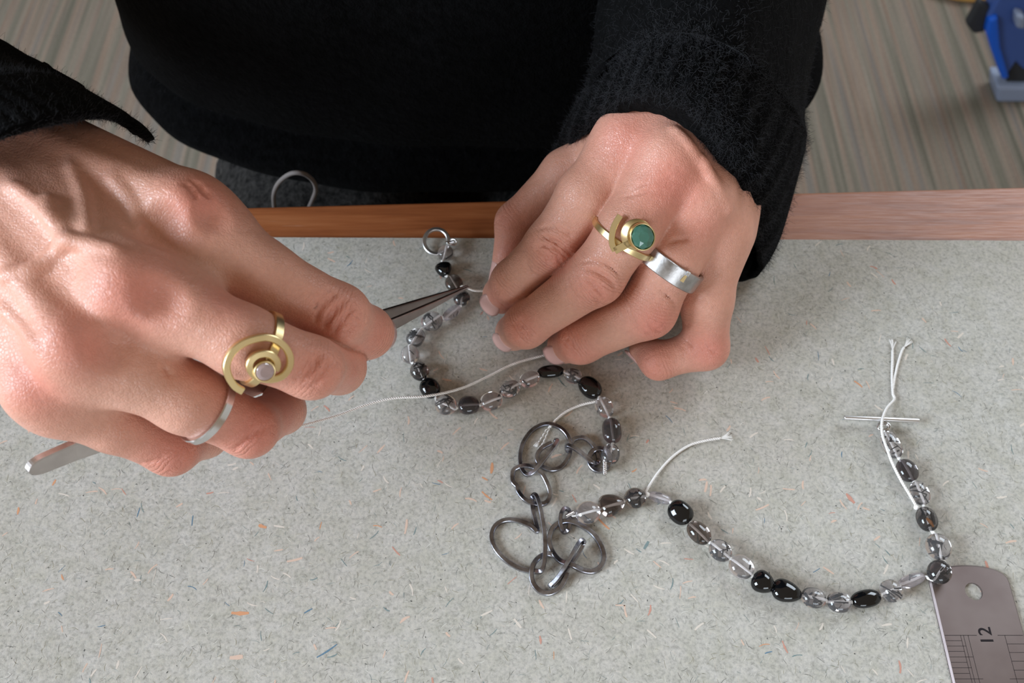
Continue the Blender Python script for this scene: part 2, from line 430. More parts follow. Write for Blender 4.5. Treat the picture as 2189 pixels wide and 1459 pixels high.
for i in range(11000):
    while True:
        x, y = random.uniform(-200, 205), random.uniform(30, 208)
        if abs(x) < 90 + (208 - y) * .75 + 60 and y < board_y(x) - 1: break
    u = random.random()
    if u < .04: fibre(x, y, random.uniform(1.8, 4.2), random.uniform(.25, .8), random.uniform(0, 3.14), random.uniform(-1, 1), random.choice([0, 0, 0, 0, 1, 1, 1, 1, 7] + ([2] if random.random() < .3 else [])), .03)
    elif u < .058: fibre(x, y, random.uniform(1.5, 4), random.uniform(.15, .4), random.uniform(0, 3.14), random.uniform(-1.2, 1.2), random.choice([3, 3, 6, 3]), .028)
    elif u < .5: fibre(x, y, random.uniform(.8, 2.8), random.uniform(.05, .11), random.uniform(0, 3.14), random.uniform(-1.5, 1.5), random.choice([4, 4, 3, 8]), .025)
    elif u < .53: fibre(x, y, random.uniform(.3, .7), random.uniform(.2, .4), random.uniform(0, 3.14), 0, 4, .03)
    else: fibre(x, y, random.uniform(.7, 2.6), random.uniform(.05, .14), random.uniform(0, 3.14), random.uniform(-1.5, 1.5), random.choice([5, 5, 1, 8]), .022)
for px, py, L, w, a, mi in [(513, 1311, 5.5, 1.2, -.1, 2), (561, 1125, 2.8, 1.3, -.4, 2), (505, 1405, 4, 1.4, 0, 0), (700, 1392, 7, .6, .5, 6), (1052, 1000, 4, 1.0, 1.4, 2), (869, 1125, 5, .9, 1.4, 0),
                            (1384, 943, 1.5, .8, .9, 7), (1382, 1165, 3, .9, .9, 3), (1520, 1048, 4, .7, 1.3, 0), (2110, 1208, 3, .9, 1.5, 7), (1817, 1065, 4, 1.2, -1.1, 7), (1630, 1085, 5, .7, .3, 0), (630, 1197, 5, .8, .15, 0),
                            (1510, 1040, 4, .8, 1.2, 0), (955, 812, 3.5, .8, -.3, 0), (1033, 790, 3, .6, -.4, 0), (1290, 1120, 5, .7, -.9, 2), (1040, 1060, 4.5, .7, -.8, 2), (846, 1178, 4, .6, -.9, 7)]:
    p = P(px, py, 0); fibre(p[0], p[1], L, w, a, .3, mi, .035)
fo = fb.obj('paper_fibres', fib_m, board, smooth=False); tag(fo, kind='stuff')

# ------------------------------------------------------------------ the person: hands first
def J(px, py, z, rpx):
    p = P(px, py, z); return (p, rpx / scl(p))
def build_hand(fingers, thumb, wrist, palm, extras, veins, creases, bounds, vox, dimples=()):
    f = Field(*bounds, vox)
    for a, b_, ra, rb in palm: f.add(a, b_, ra, rb, 11.0)
    webs = []
    for c1, c2 in zip(fingers, fingers[1:]):
        (m1, r1), (q1, s1) = c1[0], c1[1]; (m2, r2), (q2, s2) = c2[0], c2[1]
        a = m1 + (q1 - m1) * WEB; b_ = m2 + (q2 - m2) * WEB
        d = nrm(FW) * 2.5
        f.add(a + d, b_ + d, r1 * .62, r2 * .62, 6.0)
    FF = Field(*bounds, vox)
    for ch in fingers + [thumb]:
        sl, D = FF.chain(ch, 3.2); FF.union(sl, D, .9)
    f.D = smin(f.D, FF.D, np.float32(5.0)); del FF
    for a, b_, ra, rb, k in extras: f.add(a, b_, ra, rb, k)
    for path, r, sink in veins:
        pts = [f.hit(*q) for q in path]; pts = [p for p in pts if p is not None]
        if len(pts) < 2: continue
        pts = catmull(pts, 5); nn = f.normal(pts); pts = pts - nn * sink
        for a, b_ in zip(pts, pts[1:]): f.add(a, b_, r, r, 1.6)
    for c, r in dimples:
        p = f.hit(*c)
        if p is not None:
            n = f.normal(p); f.carve(p + n * r * .62, p + n * r * .62 + .01, r, 3.0)
    cr = []
    for path, r in creases:
        pts = [f.hit(*q) for q in path]
        if any(p is None for p in pts) or any(np.linalg.norm(a - b_) > 8 for a, b_ in zip(pts, pts[1:])): continue
        pts = catmull(pts, 6); cr.append((pts, r))
    for pts, r in cr:
        n = len(pts)
        for i, (a, b_) in enumerate(zip(pts, pts[1:])):
            q = 1.55 * r * (.35 + .65 * math.sin(math.pi * (i + .5) / (n - 1)))
            f.carve(a, b_, q, .5)
    V, F = f.mesh(2)
    return f, V, F
def skin_attrs(V, chains, field, reds, pales):
    N = field.normal(V); best = np.full(len(V), 1e9); along = np.zeros(len(V)); wr = np.zeros(len(V))
    for ch in chains:
        s = 0
        for i, ((a, ra), (b_, rb)) in enumerate(zip(ch, ch[1:])):
            d = b_ - a; L = np.linalg.norm(d); t = np.clip(((V - a) @ d) / (L * L), 0, 1); r = ra + (rb - ra) * t
            q = np.linalg.norm(V - a - t[:, None] * d, axis=1) - r; m = q < best
            best = np.where(m, q, best); along = np.where(m, s + t * L, along); s += L
        for i in range(2, len(ch) - 1):
            p, r = ch[i]; din = nrm(p - ch[i - 1][0]); dout = nrm(ch[i + 1][0] - p); bend = np.linalg.norm(din - dout)
            if bend < .12: continue
            dor = nrm(din - dout); w = np.exp(-(np.linalg.norm(V - p - dor * r, axis=1) / (r * 1.0)) ** 2); wr = np.maximum(wr, w)
    red = np.zeros(len(V)); pale = np.zeros(len(V))
    for p, r, s in reds: red = np.maximum(red, s * np.exp(-(np.linalg.norm(V - p, axis=1) / r) ** 2))
    for p, r, s in pales: pale = np.maximum(pale, s * np.exp(-(np.linalg.norm(V - p, axis=1) / r) ** 2))
    return along, wr, red, pale
VOX = .62
WEB = .42
# ---- the hand on the left of the picture, gripping the tweezers
L_idx = [J(402, 458, 103, 84), J(560, 592, 93, 76), J(724, 672, 80, 63), J(783, 710, 60, 54), J(800, 712, 40, 44)]
L_mid = [J(285, 612, 108, 86), J(520, 730, 97, 75), J(665, 785, 85, 64), J(724, 785, 62, 54), J(742, 745, 42, 44)]
L_rng = [J(168, 742, 103, 78), J(400, 850, 84, 74), J(532, 916, 68, 58), J(603, 878, 48, 46), J(610, 800, 36, 40)]
L_pky = [J(92, 822, 92, 70), J(240, 900, 76, 62), J(366, 958, 62, 54), J(440, 930, 50, 44), J(480, 880, 42, 38)]
L_thb = [J(90, 380, 86, 120), J(380, 560, 66, 80), J(560, 690, 48, 62), J(700, 735, 34, 46)]
LW = P(-95, 270, 112); LWr = P(18, 280, 104); LWu = P(-180, 400, 104)
Lf = [L_idx, L_mid, L_rng, L_pky]
palmL = []
for i, ch in enumerate(Lf):
    w = LWr + (LWu - LWr) * (i / 3.0); palmL.append((w, ch[0][0], 11.5 if i == 0 else 12.5, ch[0][1] * .98))
    palmL.append((w + np.array([0, 0, -14.]), ch[0][0] + np.array([0, 0, -9.]), 12, 8.5))
palmL += [(LWr, L_thb[0][0], 13, 14), (L_thb[0][0], L_idx[0][0] + np.array([4, -2, -8.]), 13, 8)]
arm_dir = nrm(P(-500, 70, 104) - LW)
palmL += [(LWu, LW + (LWu - LW) * .5 + arm_dir * 70, 14, 15), (LW + np.array([0, -8, -6.]), LW + arm_dir * 70 + np.array([0, -26, -14.]), 14, 9.5)]
kn = np.array([0, 0, 1.])
exL = [(ch[0][0] + UPN * 3.2, ch[0][0] + UPN * 3.2 + .01, ch[0][1] * .74, ch[0][1] * .74, 5.0) for ch in Lf for UPN in [nrm([-.1, -.35, 1])]]
# extensor tendons on the back of the hand
for i, ch in enumerate(Lf[:3]):
    w = LWr + (LWu - LWr) * ((i + .6) / 3.6); a = ch[0][0] + np.array([0, -1, 8.4]); b_ = w + np.array([0, 0, 10.])
    exL.append((a, a + (b_ - a) * .8, 2.2, 2.0, 4.0))
veinL = [([(99, 425), (112, 462), (130, 498), (142, 515)], 1.5, .7), ([(142, 512), (118, 540), (92, 566), (60, 578), (8, 590)], 1.5, .6), ([(142, 512), (190, 520), (250, 535)], 1.3, .7),
         ([(150, 350), (173, 405), (182, 450), (188, 490)], 1.4, .8), ([(240, 380), (282, 432), (296, 475), (304, 512)], 1.4, .7), ([(20, 395), (60, 420), (105, 470)], 1.2, .7),
         ([(5, 660), (40, 690), (75, 740)], 1.2, .7)]
crL = [([(672, 690), (690, 652), (720, 625)], .42), ([(690, 705), (712, 668), (740, 640)], .5), ([(712, 715), (735, 680), (755, 655)], .42), ([(735, 722), (760, 690), (770, 665)], .3), ([(664, 672), (690, 632), (705, 618)], .25),
       ([(648, 812), (668, 785), (684, 755)], .6), ([(676, 820), (684, 800), (690, 785)], .35), ([(630, 815), (650, 780), (668, 755)], .3), ([(665, 826), (690, 800), (702, 770)], .25),
       ([(520, 945), (545, 925), (565, 915)], .3), ([(500, 960), (530, 935), (548, 928)], .25), ([(298, 990), (330, 985), (350, 975)], .25),
       ([(395, 392), (412, 405), (420, 425)], .4), ([(408, 385), (428, 398), (434, 415)], .35), ([(420, 398), (440, 412), (448, 425)], .3),
       ([(352, 785), (360, 797), (364, 808)], .22)]
bounds = ((-215, 78, 8), (-24, 232, 142))
dimL = [((345, 640), 6), ((235, 745), 6), ((350, 470), 6), ((455, 465), 4)]
fL, VL, FL = build_hand(Lf, L_thb, LW, palmL, exL, veinL, crL, bounds, VOX, dimL)
redL = [(fL.hit(*q), r, s) for q, r, s in [((430, 430), 9, .8), ((300, 640), 11, .9), ((175, 740), 9, .7), ((75, 825), 9, .7), ((730, 680), 9, .55), ((680, 800), 9, .55), ((540, 930), 11, .8), ((810, 720), 10, .6), ((370, 985), 10, .7), ((755, 800), 9, .5), ((620, 890), 9, .5), ((480, 640), 8, .6), ((500, 860), 9, .5)]]
palL = [(fL.hit(*q), r, s) for q, r, s in [((230, 480), 14, .4), ((470, 560), 11, .4), ((350, 720), 12, .4), ((280, 850), 12, .4)]]
atL = skin_attrs(VL, Lf + [L_thb], fL, [q for q in redL if q[0] is not None], [q for q in palL if q[0] is not None])

# ---- the hand on the right of the picture, holding the strand
R_idx = [J(1340, 308, 66, 66), J(1255, 420, 56, 64), J(1178, 524, 43, 54), J(1098, 602, 26, 46), J(1072, 630, 13, 41)]
R_mid = [J(1428, 345, 70, 66), J(1345, 488, 58, 64), J(1274, 590, 45, 60), J(1124, 696, 22, 46), J(1098, 710, 9, 40)]
R_rng = [J(1500, 425, 60, 62), J(1433, 558, 46, 63), J(1385, 661, 33, 60), J(1242, 727, 17, 48), J(1208, 738, 8.5, 39)]
R_pky = [J(1540, 505, 46, 56), J(1510, 640, 30, 55), J(1509, 742, 14, 46), J(1408, 772, 10.5, 37), J(1378, 745, 7.5, 33)]
R_thb = [J(1330, 315, 46, 70), J(1210, 372, 38, 52), J(1104, 476, 24, 43), J(1082, 590, 10, 34)]
RW = P(1490, 165, 76); RWr = P(1415, 190, 72); RWu = P(1558, 262, 60)
Rf = [R_idx, R_mid, R_rng, R_pky]
palmR = []
for i, ch in enumerate(Rf):
    w = RWr + (RWu - RWr) * (i / 3.0); palmR.append((w, ch[0][0], 12.5, ch[0][1] * .98))
    palmR.append((w + np.array([0, 2, -14.]), ch[0][0] + np.array([0, 3, -9.]), 11, 8))
palmR += [(RWr + np.array([0, 0, -10.]), R_thb[0][0], 12, 13), (R_thb[0][0], R_idx[0][0] + np.array([0, 3, -8.]), 12, 8), (RWu, P(1540, 490, 36), 11, 10.5)]
adR = nrm(P(1570, -60, 76) - RW)
palmR += [(RWr, RWr + adR * 80, 13, 16), (RWu, RWu + adR * 80, 12, 15), (RW, RW + adR * 80, 16, 20)]
exR = [(ch[0][0] + UPN * 2.8, ch[0][0] + UPN * 2.8 + .01, ch[0][1] * .7, ch[0][1] * .7, 7.0) for ch in Rf for UPN in [nrm([0, .35, 1])]]
veinR = [([(1440, 275), (1475, 310), (1500, 350)], 1.2, .6), ([(1505, 340), (1530, 390), (1560, 450)], 1.2, .6)]
crR = [([(1160, 505), (1182, 512), (1204, 528), (1222, 546)], .45), ([(1143, 525), (1175, 527), (1200, 541), (1212, 556)], .35), ([(1146, 530), (1165, 548), (1180, 565)], .35), ([(1125, 555), (1130, 575), (1150, 592)], .3), ([(1190, 548), (1196, 560), (1202, 570)], .3), ([(1150, 490), (1190, 485), (1225, 505)], .25),
       ([(1255, 575), (1280, 583), (1305, 600), (1315, 615)], .45), ([(1250, 596), (1270, 607), (1290, 635)], .38), ([(1258, 622), (1272, 636), (1280, 655)], .32), ([(1268, 612), (1284, 628), (1296, 645)], .3), ([(1203, 600), (1210, 630), (1235, 655), (1262, 668)], .3), ([(1213, 590), (1222, 620), (1250, 645)], .22), ([(1245, 560), (1290, 560), (1325, 590)], .25),
       ([(1395, 640), (1420, 655), (1440, 690)], .3), ([(1385, 690), (1400, 705), (1415, 712)], .3), ([(1355, 680), (1362, 700), (1380, 718)], .25), ([(1345, 655), (1352, 690), (1366, 716)], .22), ([(1410, 618), (1440, 645), (1447, 665)], .22),
       ([(1105, 685), (1118, 705), (1135, 722)], .3), ([(1112, 680), (1128, 702), (1148, 715)], .25), ([(1098, 690), (1108, 708), (1125, 728)], .22), ([(1205, 728), (1218, 745), (1230, 760)], .25), ([(1215, 722), (1232, 742), (1245, 755)], .22),
       ([(1055, 625), (1062, 640), (1080, 655)], .2), ([(1425, 520), (1450, 512), (1480, 512)], .3), 
       ([(1340, 420), (1370, 412), (1400, 405)], .25), ([(1345, 412), (1365, 398), (1390, 390)], .22), ([(1130, 465), (1142, 473), (1150, 482)], .35), ([(1470, 726), (1476, 734), (1482, 742)], .22), ([(1510, 735), (1520, 748), (1532, 755)], .22)]
boundsR = ((-22, 124, -1.5), (128, 262, 112))
dimR = []
fR, VR, FR = build_hand(Rf, R_thb, RW, palmR, exR, veinR, crR, boundsR, VOX, dimR)
redR = [(fR.hit(*q), r, s) for q, r, s in [((1335, 300), 11, .7), ((1440, 400), 12, .85), ((1190, 560), 9, .6), ((1280, 620), 10, .6), ((1405, 700), 9, .9), ((1520, 750), 9, .8), ((1110, 700), 9, .6), ((1230, 755), 10, .6), ((1060, 640), 9, .5), ((1080, 470), 9, .5), ((1400, 790), 9, .6), ((1500, 480), 10, .5), ((1090, 540), 8, .6)]]
palR = [(fR.hit(*q), r, s) for q, r, s in [((1330, 570), 8, .3), ((1200, 660), 9, .4), ((1300, 710), 9, .4), ((1130, 590), 8, .4)]]
atR = skin_attrs(VR, Rf + [R_thb], fR, [q for q in redR if q[0] is not None], [q for q in palR if q[0] is not None])

person = empty('person', (-20, 395, -Z0)); tag(person, 'seated person in a fuzzy black sweater holding tweezers and a bead strand', 'person')
# upper arms, trunk and neck under the clothes, joined with the hands into one body
fb_ = Field((-460, 130, -160), (330, 560, 470), 9.0)
def limb(pts, k=20):
    for (a, ra), (b_, rb) in zip(pts, pts[1:]): fb_.add(np.array(a, float), np.array(b_, float), ra, rb, k)
LE = LW + arm_dir * 235 + np.array([0, 20., -20]); RE = np.array([105., 400, 72])
limb([(LW + arm_dir * 66 + np.array([0, -28, -16.]), 9), (LE, 20), ((-185, 350, 330), 44)]); limb([(RW + adR * 76, 20), (RE, 32), ((150, 350, 330), 44)])
limb([((-20, 405, -10), 76), ((-20, 390, 120), 82), ((-20, 352, 300), 78), ((-20, 330, 440), 45)], 40); limb([((-185, 350, 330), 44), ((150, 350, 330), 44)], 40)
VB, FB = fb_.mesh(2)
V = np.concatenate([VL, VR, VB]); F = np.concatenate([FL, FR + len(VL), FB + len(VL) + len(VR)])
body = np_mesh('body', V, F, M_skin, person)
zb = np.zeros(len(VB))
for i, nm in enumerate(('along', 'wrinkle', 'redness', 'paleness')): set_attr(body, nm, np.concatenate([atL[i], atR[i], zb]))

def fingernail(ch, dorsal_hint, L=10.5, wid=1.0, off=.35, shift=2.0, lift=0.0):
    """a curved nail plate on the back of the last finger bone"""
    (a, ra), (b_, rb) = ch[-2], ch[-1]; ax = nrm(b_ - a); do = nrm(dorsal_hint - ax * np.dot(dorsal_hint, ax)); sd = np.cross(ax, do)
    rings = []; nu, nv = 9, 9
    for layer in (0, 1):
        g = []
        for i in range(nu):
            u = i / (nu - 1); s = (u - 1) * L + rb * .55 + shift
            hw = wid * (1 - .25 * (1 - u) ** 3 - .22 * max(0, u - .75) / .25)
            row = []
            for j in range(nv):
                th = (j / (nv - 1) - .5) * 2.0 * hw
                rr = rb * (1.0) + off - layer * .45 + lift - .9 * max(0, u - .7) ** 2
                row.append(b_ + ax * (s - .8 * (th / 1.0) ** 2 * (1 if u > .5 else -.3)) + (do * math.cos(th) + sd * math.sin(th)) * rr)
            g.append(row)
        rings.append(g)
    V = [p for g in rings for row in g for p in row]; F = []; n = nu * nv
    for i in range(nu - 1):
        for j in range(nv - 1):
            a0 = i * nv + j; F.append((a0, a0 + 1, a0 + nv + 1, a0 + nv)); F.append((n + a0, n + a0 + nv, n + a0 + nv + 1, n + a0 + 1))
    per = [j for j in range(nv)] + [i * nv + nv - 1 for i in range(1, nu)] + [(nu - 1) * nv + j for j in range(nv - 2, -1, -1)] + [i * nv for i in range(nu - 2, 0, -1)]
    for k in range(len(per)):
        p, q = per[k], per[(k + 1) % len(per)]; F.append((p, n + p, n + q, q))
    o = obj('fingernail', V, F, M_nail, body); return o
for ch in (R_idx, R_mid, R_rng): fingernail(ch, np.array([-.72, -.66, -.12]), 9.5, .68, .25, 1.4)
fingernail(R_pky, np.array([-.3, -.3, -.5]), 8)
fingernail(L_idx, np.array([.8, -.2, .4])); fingernail(L_mid, np.array([.7, -.5, .3])); fingernail(R_thb, np.array([-.9, .2, .3]), 11); 

# ------------------------------------------------------------------ clothes
def ring_pts(ctrl, n=10):
    return catmull([P(*c) if len(c) == 3 else np.array(c[:3]) for c in ctrl], n, closed=True)
def loft_rings(rings, sub=6):
    rings = np.array(rings); out = []
    for i in range(rings.shape[1]): out.append(catmull(list(rings[:, i]), sub))
    return np.array(out).transpose(1, 0, 2)
def rib(rings, count, amp, fade=4):
    rings = rings.copy(); n = rings.shape[1]; K = len(rings)
    for k in range(K):
        c = rings[k].mean(0)
        for i in range(n):
            d = nrm(rings[k, i] - c); w = math.sin(2 * math.pi * count * i / n)
            rings[k, i] += d * amp * (w if w > -.3 else -.3 + (w + .3) * 1.6) * min(1, (K - 1 - k) / fade + .15) * min(1, k / 5 + .2)
    return rings
def lump(R, amp, s, seed):
    """soft cloth folds from a few random sine waves"""
    g = np.random.default_rng(seed); R = R.copy(); c = R.mean(axis=1, keepdims=True); d = R - c; d = d / np.maximum(np.linalg.norm(d, axis=2, keepdims=True), 1e-6)
    w = 0
    for i in range(7):
        k = nrm(g.normal(size=3)) * (2 * math.pi / (s * g.uniform(.6, 1.6))); w = w + np.sin(R @ k + g.uniform(0, 6.28))
    return R + d * (w / 7 * amp)[..., None]
def shell(name, R, m, parent, thick=1.6):
    b = MB(); b.loft(R, cap=False); o = b.obj(name, m, parent)
    md = o.modifiers.new('thickness', 'SOLIDIFY'); md.thickness = thick * .001; md.offset = -1; return o
def tube_ring(c, ax, r, ref, n):
    ax = nrm(ax); u = nrm(ref - ax * np.dot(ref, ax)); v = np.cross(ax, u)
    return np.array([c + (u * math.cos(2 * math.pi * i / n) + v * math.sin(2 * math.pi * i / n)) * r for i in range(n)])
def align(R0, R1):
    """turn and flip ring R1 so that its points face those of R0"""
    best = None; n = len(R0)
    for S in (R1, R1[::-1]):
        for k in range(0, n, 2):
            q = np.roll(S, k, axis=0); e = ((q - q.mean(0) - R0 + R0.mean(0)) ** 2).sum()
            if best is None or e < best[0]: best = (e, q)
    return best[1]

sweater_rings = []
# sleeve on the right of the picture
r0 = ring_pts([(1170, 372, 20), (1282, 264, 68), (1392, 241, 84), (1506, 309, 78), (1580, 440, 54), (1626, 584, 5), (1480, 588, 4.5), (1250, 450, 5)], 20)
r1 = ring_pts([(1185, 330, 26), (1290, 212, 80), (1405, 176, 100), (1545, 240, 94), (1642, 390, 60), (1662, 510, 8), (1530, 520, 4.5), (1280, 400, 6)], 20)
r2 = ring_pts([(1230, 245, 32), (1330, 120, 88), (1440, 74, 110), (1590, 125, 104), (1706, 265, 64), (1712, 330, 6), (1600, 360, -2), (1340, 310, 6)], 20)
r3 = ring_pts([(1262, 150, 38), (1352, 20, 96), (1480, -40, 116), (1625, 20, 110), (1726, 140, 66), (1712, 190, 10), (1610, 230, 6), (1380, 200, 14)], 20)
nR = len(r0)
e4 = align(r3, tube_ring(RE + np.array([-12, -45, 4]), RE - RW, 48, np.array([0, 0, 1.]), nR)); e5 = align(e4, tube_ring(RE + np.array([15, 10, 70.]), np.array([.2, .2, 1.]), 52, np.array([0, -1., 0]), nR)); e6 = align(e5, tube_ring(np.array([150., 350, 330]), np.array([0, 0, 1.]), 58, np.array([0, -1., 0]), nR))
sweater = empty('sweater', (-20, 395, -70)); set_parent(sweater, person)
cuffR = rib(loft_rings([r0, r1, r2], 9), 30, .9)
shell('cuff', cuffR, M_wool, sweater, 2.0)
slR = lump(loft_rings([r2, r3, e4, e5, e6], 8), 2.5, 45, 3); slR[0] = r2
shell('sleeve', slR, M_wool, sweater, 1.6)
# sleeve on the left
q0 = ring_pts([(312, 300, 86), (236, 257, 113), (120, 266, 129), (-10, 302, 134), (-150, 352, 128), (-270, 405, 104), (-170, 250, 74), (110, 182, 72)], 20)
cq = q0.mean(0)
def grow(R, off, s): c = R.mean(0); return c + off + (R - c) * s
q1 = grow(q0, arm_dir * 10 + np.array([1, 2, -1.]), 1.03); q2 = grow(q0, arm_dir * 30 + np.array([2, 3, -2.]), 1.08); q3 = grow(q0, arm_dir * 70 + np.array([2, 4, -2.]), 1.06)
f4 = align(q3, tube_ring(LE + (LW - LE) * .25, LE - LW, 46, np.array([0, 0, 1.]), nR)); f5 = align(f4, tube_ring(LE + np.array([40, 25, 60.]), np.array([.6, .2, .8]), 52, np.array([0, -1., 0]), nR)); f6 = align(f5, tube_ring(np.array([-185., 350, 330]), np.array([0, 0, 1.]), 58, np.array([0, -1., 0]), nR))
cuffL = rib(loft_rings([q0, q1, q2], 8), 30, .6)
shell('cuff', cuffL, M_wool, sweater, 2.0)
slL = lump(loft_rings([q2, q3, f4, f5, f6], 8), 2.0, 45, 5); slL[0] = q2
shell('sleeve', slL, M_wool, sweater, 1.6)
# trunk
prof = [(-80, -20, 397, 172, 94), (-74, -20, 396, 187, 102), (-64, -20, 396, 193, 105), (-55, -20, 397, 185, 99), (-49, -20, 398, 176, 96), (-36, -20, 396, 181, 103), (0, -20, 392, 178, 106), (60, -20, 384, 164, 104), (130, -20, 370, 160, 100), (230, -20, 354, 178, 100), (310, -20, 344, 188, 92), (360, -20, 338, 150, 78), (400, -20, 332, 80, 62)]
TR_ = []
for z, cx, cy, rx, ry in prof:
    TR_.append([(cx + rx * math.copysign(abs(math.cos(t)) ** .85, math.cos(t)), cy + ry * math.copysign(abs(math.sin(t)) ** .85, math.sin(t)), z) for t in np.linspace(0, 2 * math.pi, 120, endpoint=False)])
trunk = lump(loft_rings(np.array(TR_), 6), 4, 70, 9)
shell('trunk', trunk, M_wool, sweater, 2.0)
# woolly fuzz: short curved fibres standing off the knit
def fuzz(Rs, n, seed, lmin, lmax):
    g = np.random.default_rng(seed); pos = []
    for R, share in Rs:
        K, N = R.shape[:2]; C0 = R.mean(1, keepdims=True); m = 0; want = int(n * share); tries = 0
        while m < want and tries < want * 40:
            tries += 1
            k = g.integers(0, K - 1); i = g.integers(0, N); u, v = g.random(2); j = (i + 1) % N
            p = (R[k, i] * (1 - u) + R[k, j] * u) * (1 - v) + (R[k + 1, i] * (1 - u) + R[k + 1, j] * u) * v
            w = p - CC; z = w @ FW
            if z < 30: continue
            px, py = CXP + FPX * (w @ RT) / z, CYP - FPX * (w @ UP) / z
            if not (-80 < px < 2250 and -80 < py < 700): continue
            nn = nrm(np.cross(R[k, j] - R[k, i], R[k + 1, i] - R[k, i])); c = C0[k, 0]
            if np.dot(nn, p - c) < 0: nn = -nn
            if np.dot(nn, CC - p) < -60: continue
            L = g.uniform(lmin, lmax); t = nrm(g.normal(size=3)); t2 = nrm(g.normal(size=3))
            d = nn * g.uniform(.15, .6) + t * .75
            pos.append([p - nn * .3, p + d * L * .35, p + d * L * .6 + t2 * L * .25, p + d * L * .8 + t2 * L * .6]); m += 1
    pos = np.array(pos); S = len(pos); cv = bpy.data.hair_curves.new('wool_fuzz'); cv.add_curves([4] * S)
    cv.attributes['position'].data.foreach_set('vector', WA(pos).astype(np.float32).ravel())
    ra = cv.attributes.get('radius') or cv.attributes.new('radius', 'FLOAT', 'POINT')
    ra.data.foreach_set('value', np.tile(np.array([.036, .032, .028, .016], np.float32) * .001, S))
    cv.materials.append(M_hair); o = bpy.data.objects.new('wool_fuzz', cv); COL.objects.link(o); set_parent(o, sweater); tag(o, kind='stuff'); return o
fuzz([(cuffR, .32), (slR[:14], .12), (cuffL, .30), (slL[:20], .24), (trunk[:36], .02)], 36000, 11, 1.2, 3.2)
# trousers: thighs on the chair, knees under the table
ft = Field((-260, -80, -Z0), (240, 520, -60), 7.0)
for sx in (-1, 1):
    hip = np.array([-20 + sx * 78., 410, -178]); knee = np.array([-20 + sx * 118., 40, -170]); foot = np.array([-20 + sx * 112., 70, -Z0 + 55])
    ft.add(hip, knee, 88, 62, 30); ft.add(knee, foot, 60, 42, 20)
    ft.add(hip + np.array([0, 40, -20.]), hip + np.array([0, 40.01, -20.]), 96, 96, 30)
X, Y, Z = ft.xyz(tuple(slice(0, n) for n in ft.n))
ft.D = ft.D + (3.2 * np.sin(.085 * Y + .05 * X + 1.5 * np.sin(.03 * X)) + 2 * np.sin(.16 * X - .1 * Y + .08 * Z)).astype(np.float32)
VT, FT = ft.mesh(2); np_mesh('trousers', VT, FT, M_jeans, person)

# ------------------------------------------------------------------ rings on the fingers
def finger_at(ch, px, py):
    d = nrm(ray(px, py)); best = None
    for i, ((a, ra), (b_, rb)) in enumerate(zip(ch, ch[1:])):
        for t in np.linspace(0, 1, 60):
            p = a + (b_ - a) * t; q = np.linalg.norm(np.cross(p - CC, d))
            if best is None or q < best[0]: best = (q, p, ra + (rb - ra) * t, nrm(b_ - a))
    return best[1:]
def hug(field, c, ax, r, gap=.3, n=72, cap=1.1):
    u = nrm(np.cross(ax, [0, 0, 1.])); v = np.cross(ax, u); pts = []
    for i in range(n):
        th = 2 * math.pi * i / n; d = u * math.cos(th) + v * math.sin(th); s = np.arange(r * .6, r * cap, .1)
        val = field.sample(c + d[None] * s[:, None]); w = np.nonzero(val > 0)[0]; pts.append(s[w[0]] if len(w) else r * cap)
    pts = np.array(pts)
    for _ in range(14): pts = .5 * pts + .25 * (np.roll(pts, 1) + np.roll(pts, -1))
    pts = pts + gap
    return np.array([c + (u * math.cos(2 * math.pi * i / n) + v * math.sin(2 * math.pi * i / n)) * pts[i] for i in range(n)]), u, v
def gem(name, c, n, u, r, h, m, parent, sides=12, ry=None, table=.58):
    v = np.cross(n, u); ry = ry or r; V = []; F = []
    def ring(s, z, o): return [c + u * r * s * math.cos(2 * math.pi * (i + o) / sides) + v * ry * s * math.sin(2 * math.pi * (i + o) / sides) + n * z for i in range(sides)]
    V = ring(table, h * .35, .5) + ring(.86, h * .2, 0) + ring(1, 0, .5) + [c - n * h * .65]
    s = sides; F.append(tuple(range(s)))
    for k in (0, 1):
        for i in range(s):
            j = (i + 1) % s
            if k == 0: F += [(i, s + j, j), (i, s + i, s + j)]
            else: F += [(s + i, 2 * s + i, s + j), (s + j, 2 * s + i, 2 * s + j)]
    for i in range(s): F.append((2 * s + i, 3 * s, 2 * s + (i + 1) % s))
    return obj(name, V, F, m, parent, smooth=False)
def cyl(name, c, n, u, r0, r1, h, wall, m, parent, ry=1.0, sides=40):
    """an open bezel cup: outer wall, rounded rim, inner wall"""
    v = np.cross(n, u); prof = [(r0, 0), (r1, h * .92), (r1 - wall * .3, h), (r1 - wall, h * .96), (r1 - wall, h * .4), (.05, h * .3), (.05, 0)]
    R = [[c + (u * math.cos(2 * math.pi * i / sides) + v * ry * math.sin(2 * math.pi * i / sides)) * a + n * z for i in range(sides)] for a, z in prof]
    b = MB(); b.loft(R, cap=False); return b.obj(name, m, parent)

# narrow silver band, left hand
c, r, ax = finger_at(L_rng, 443, 868); ps, u, v = hug(fL, c, ax, r, .55, cap=1.16)
o = tube('silver_band_ring', ps, 1, M_silver, None, True, prof=rect(2.2, 1.5, .35), up=ax)
tag(o, 'narrow plain silver ring beside the spiral gold ring', 'ring')
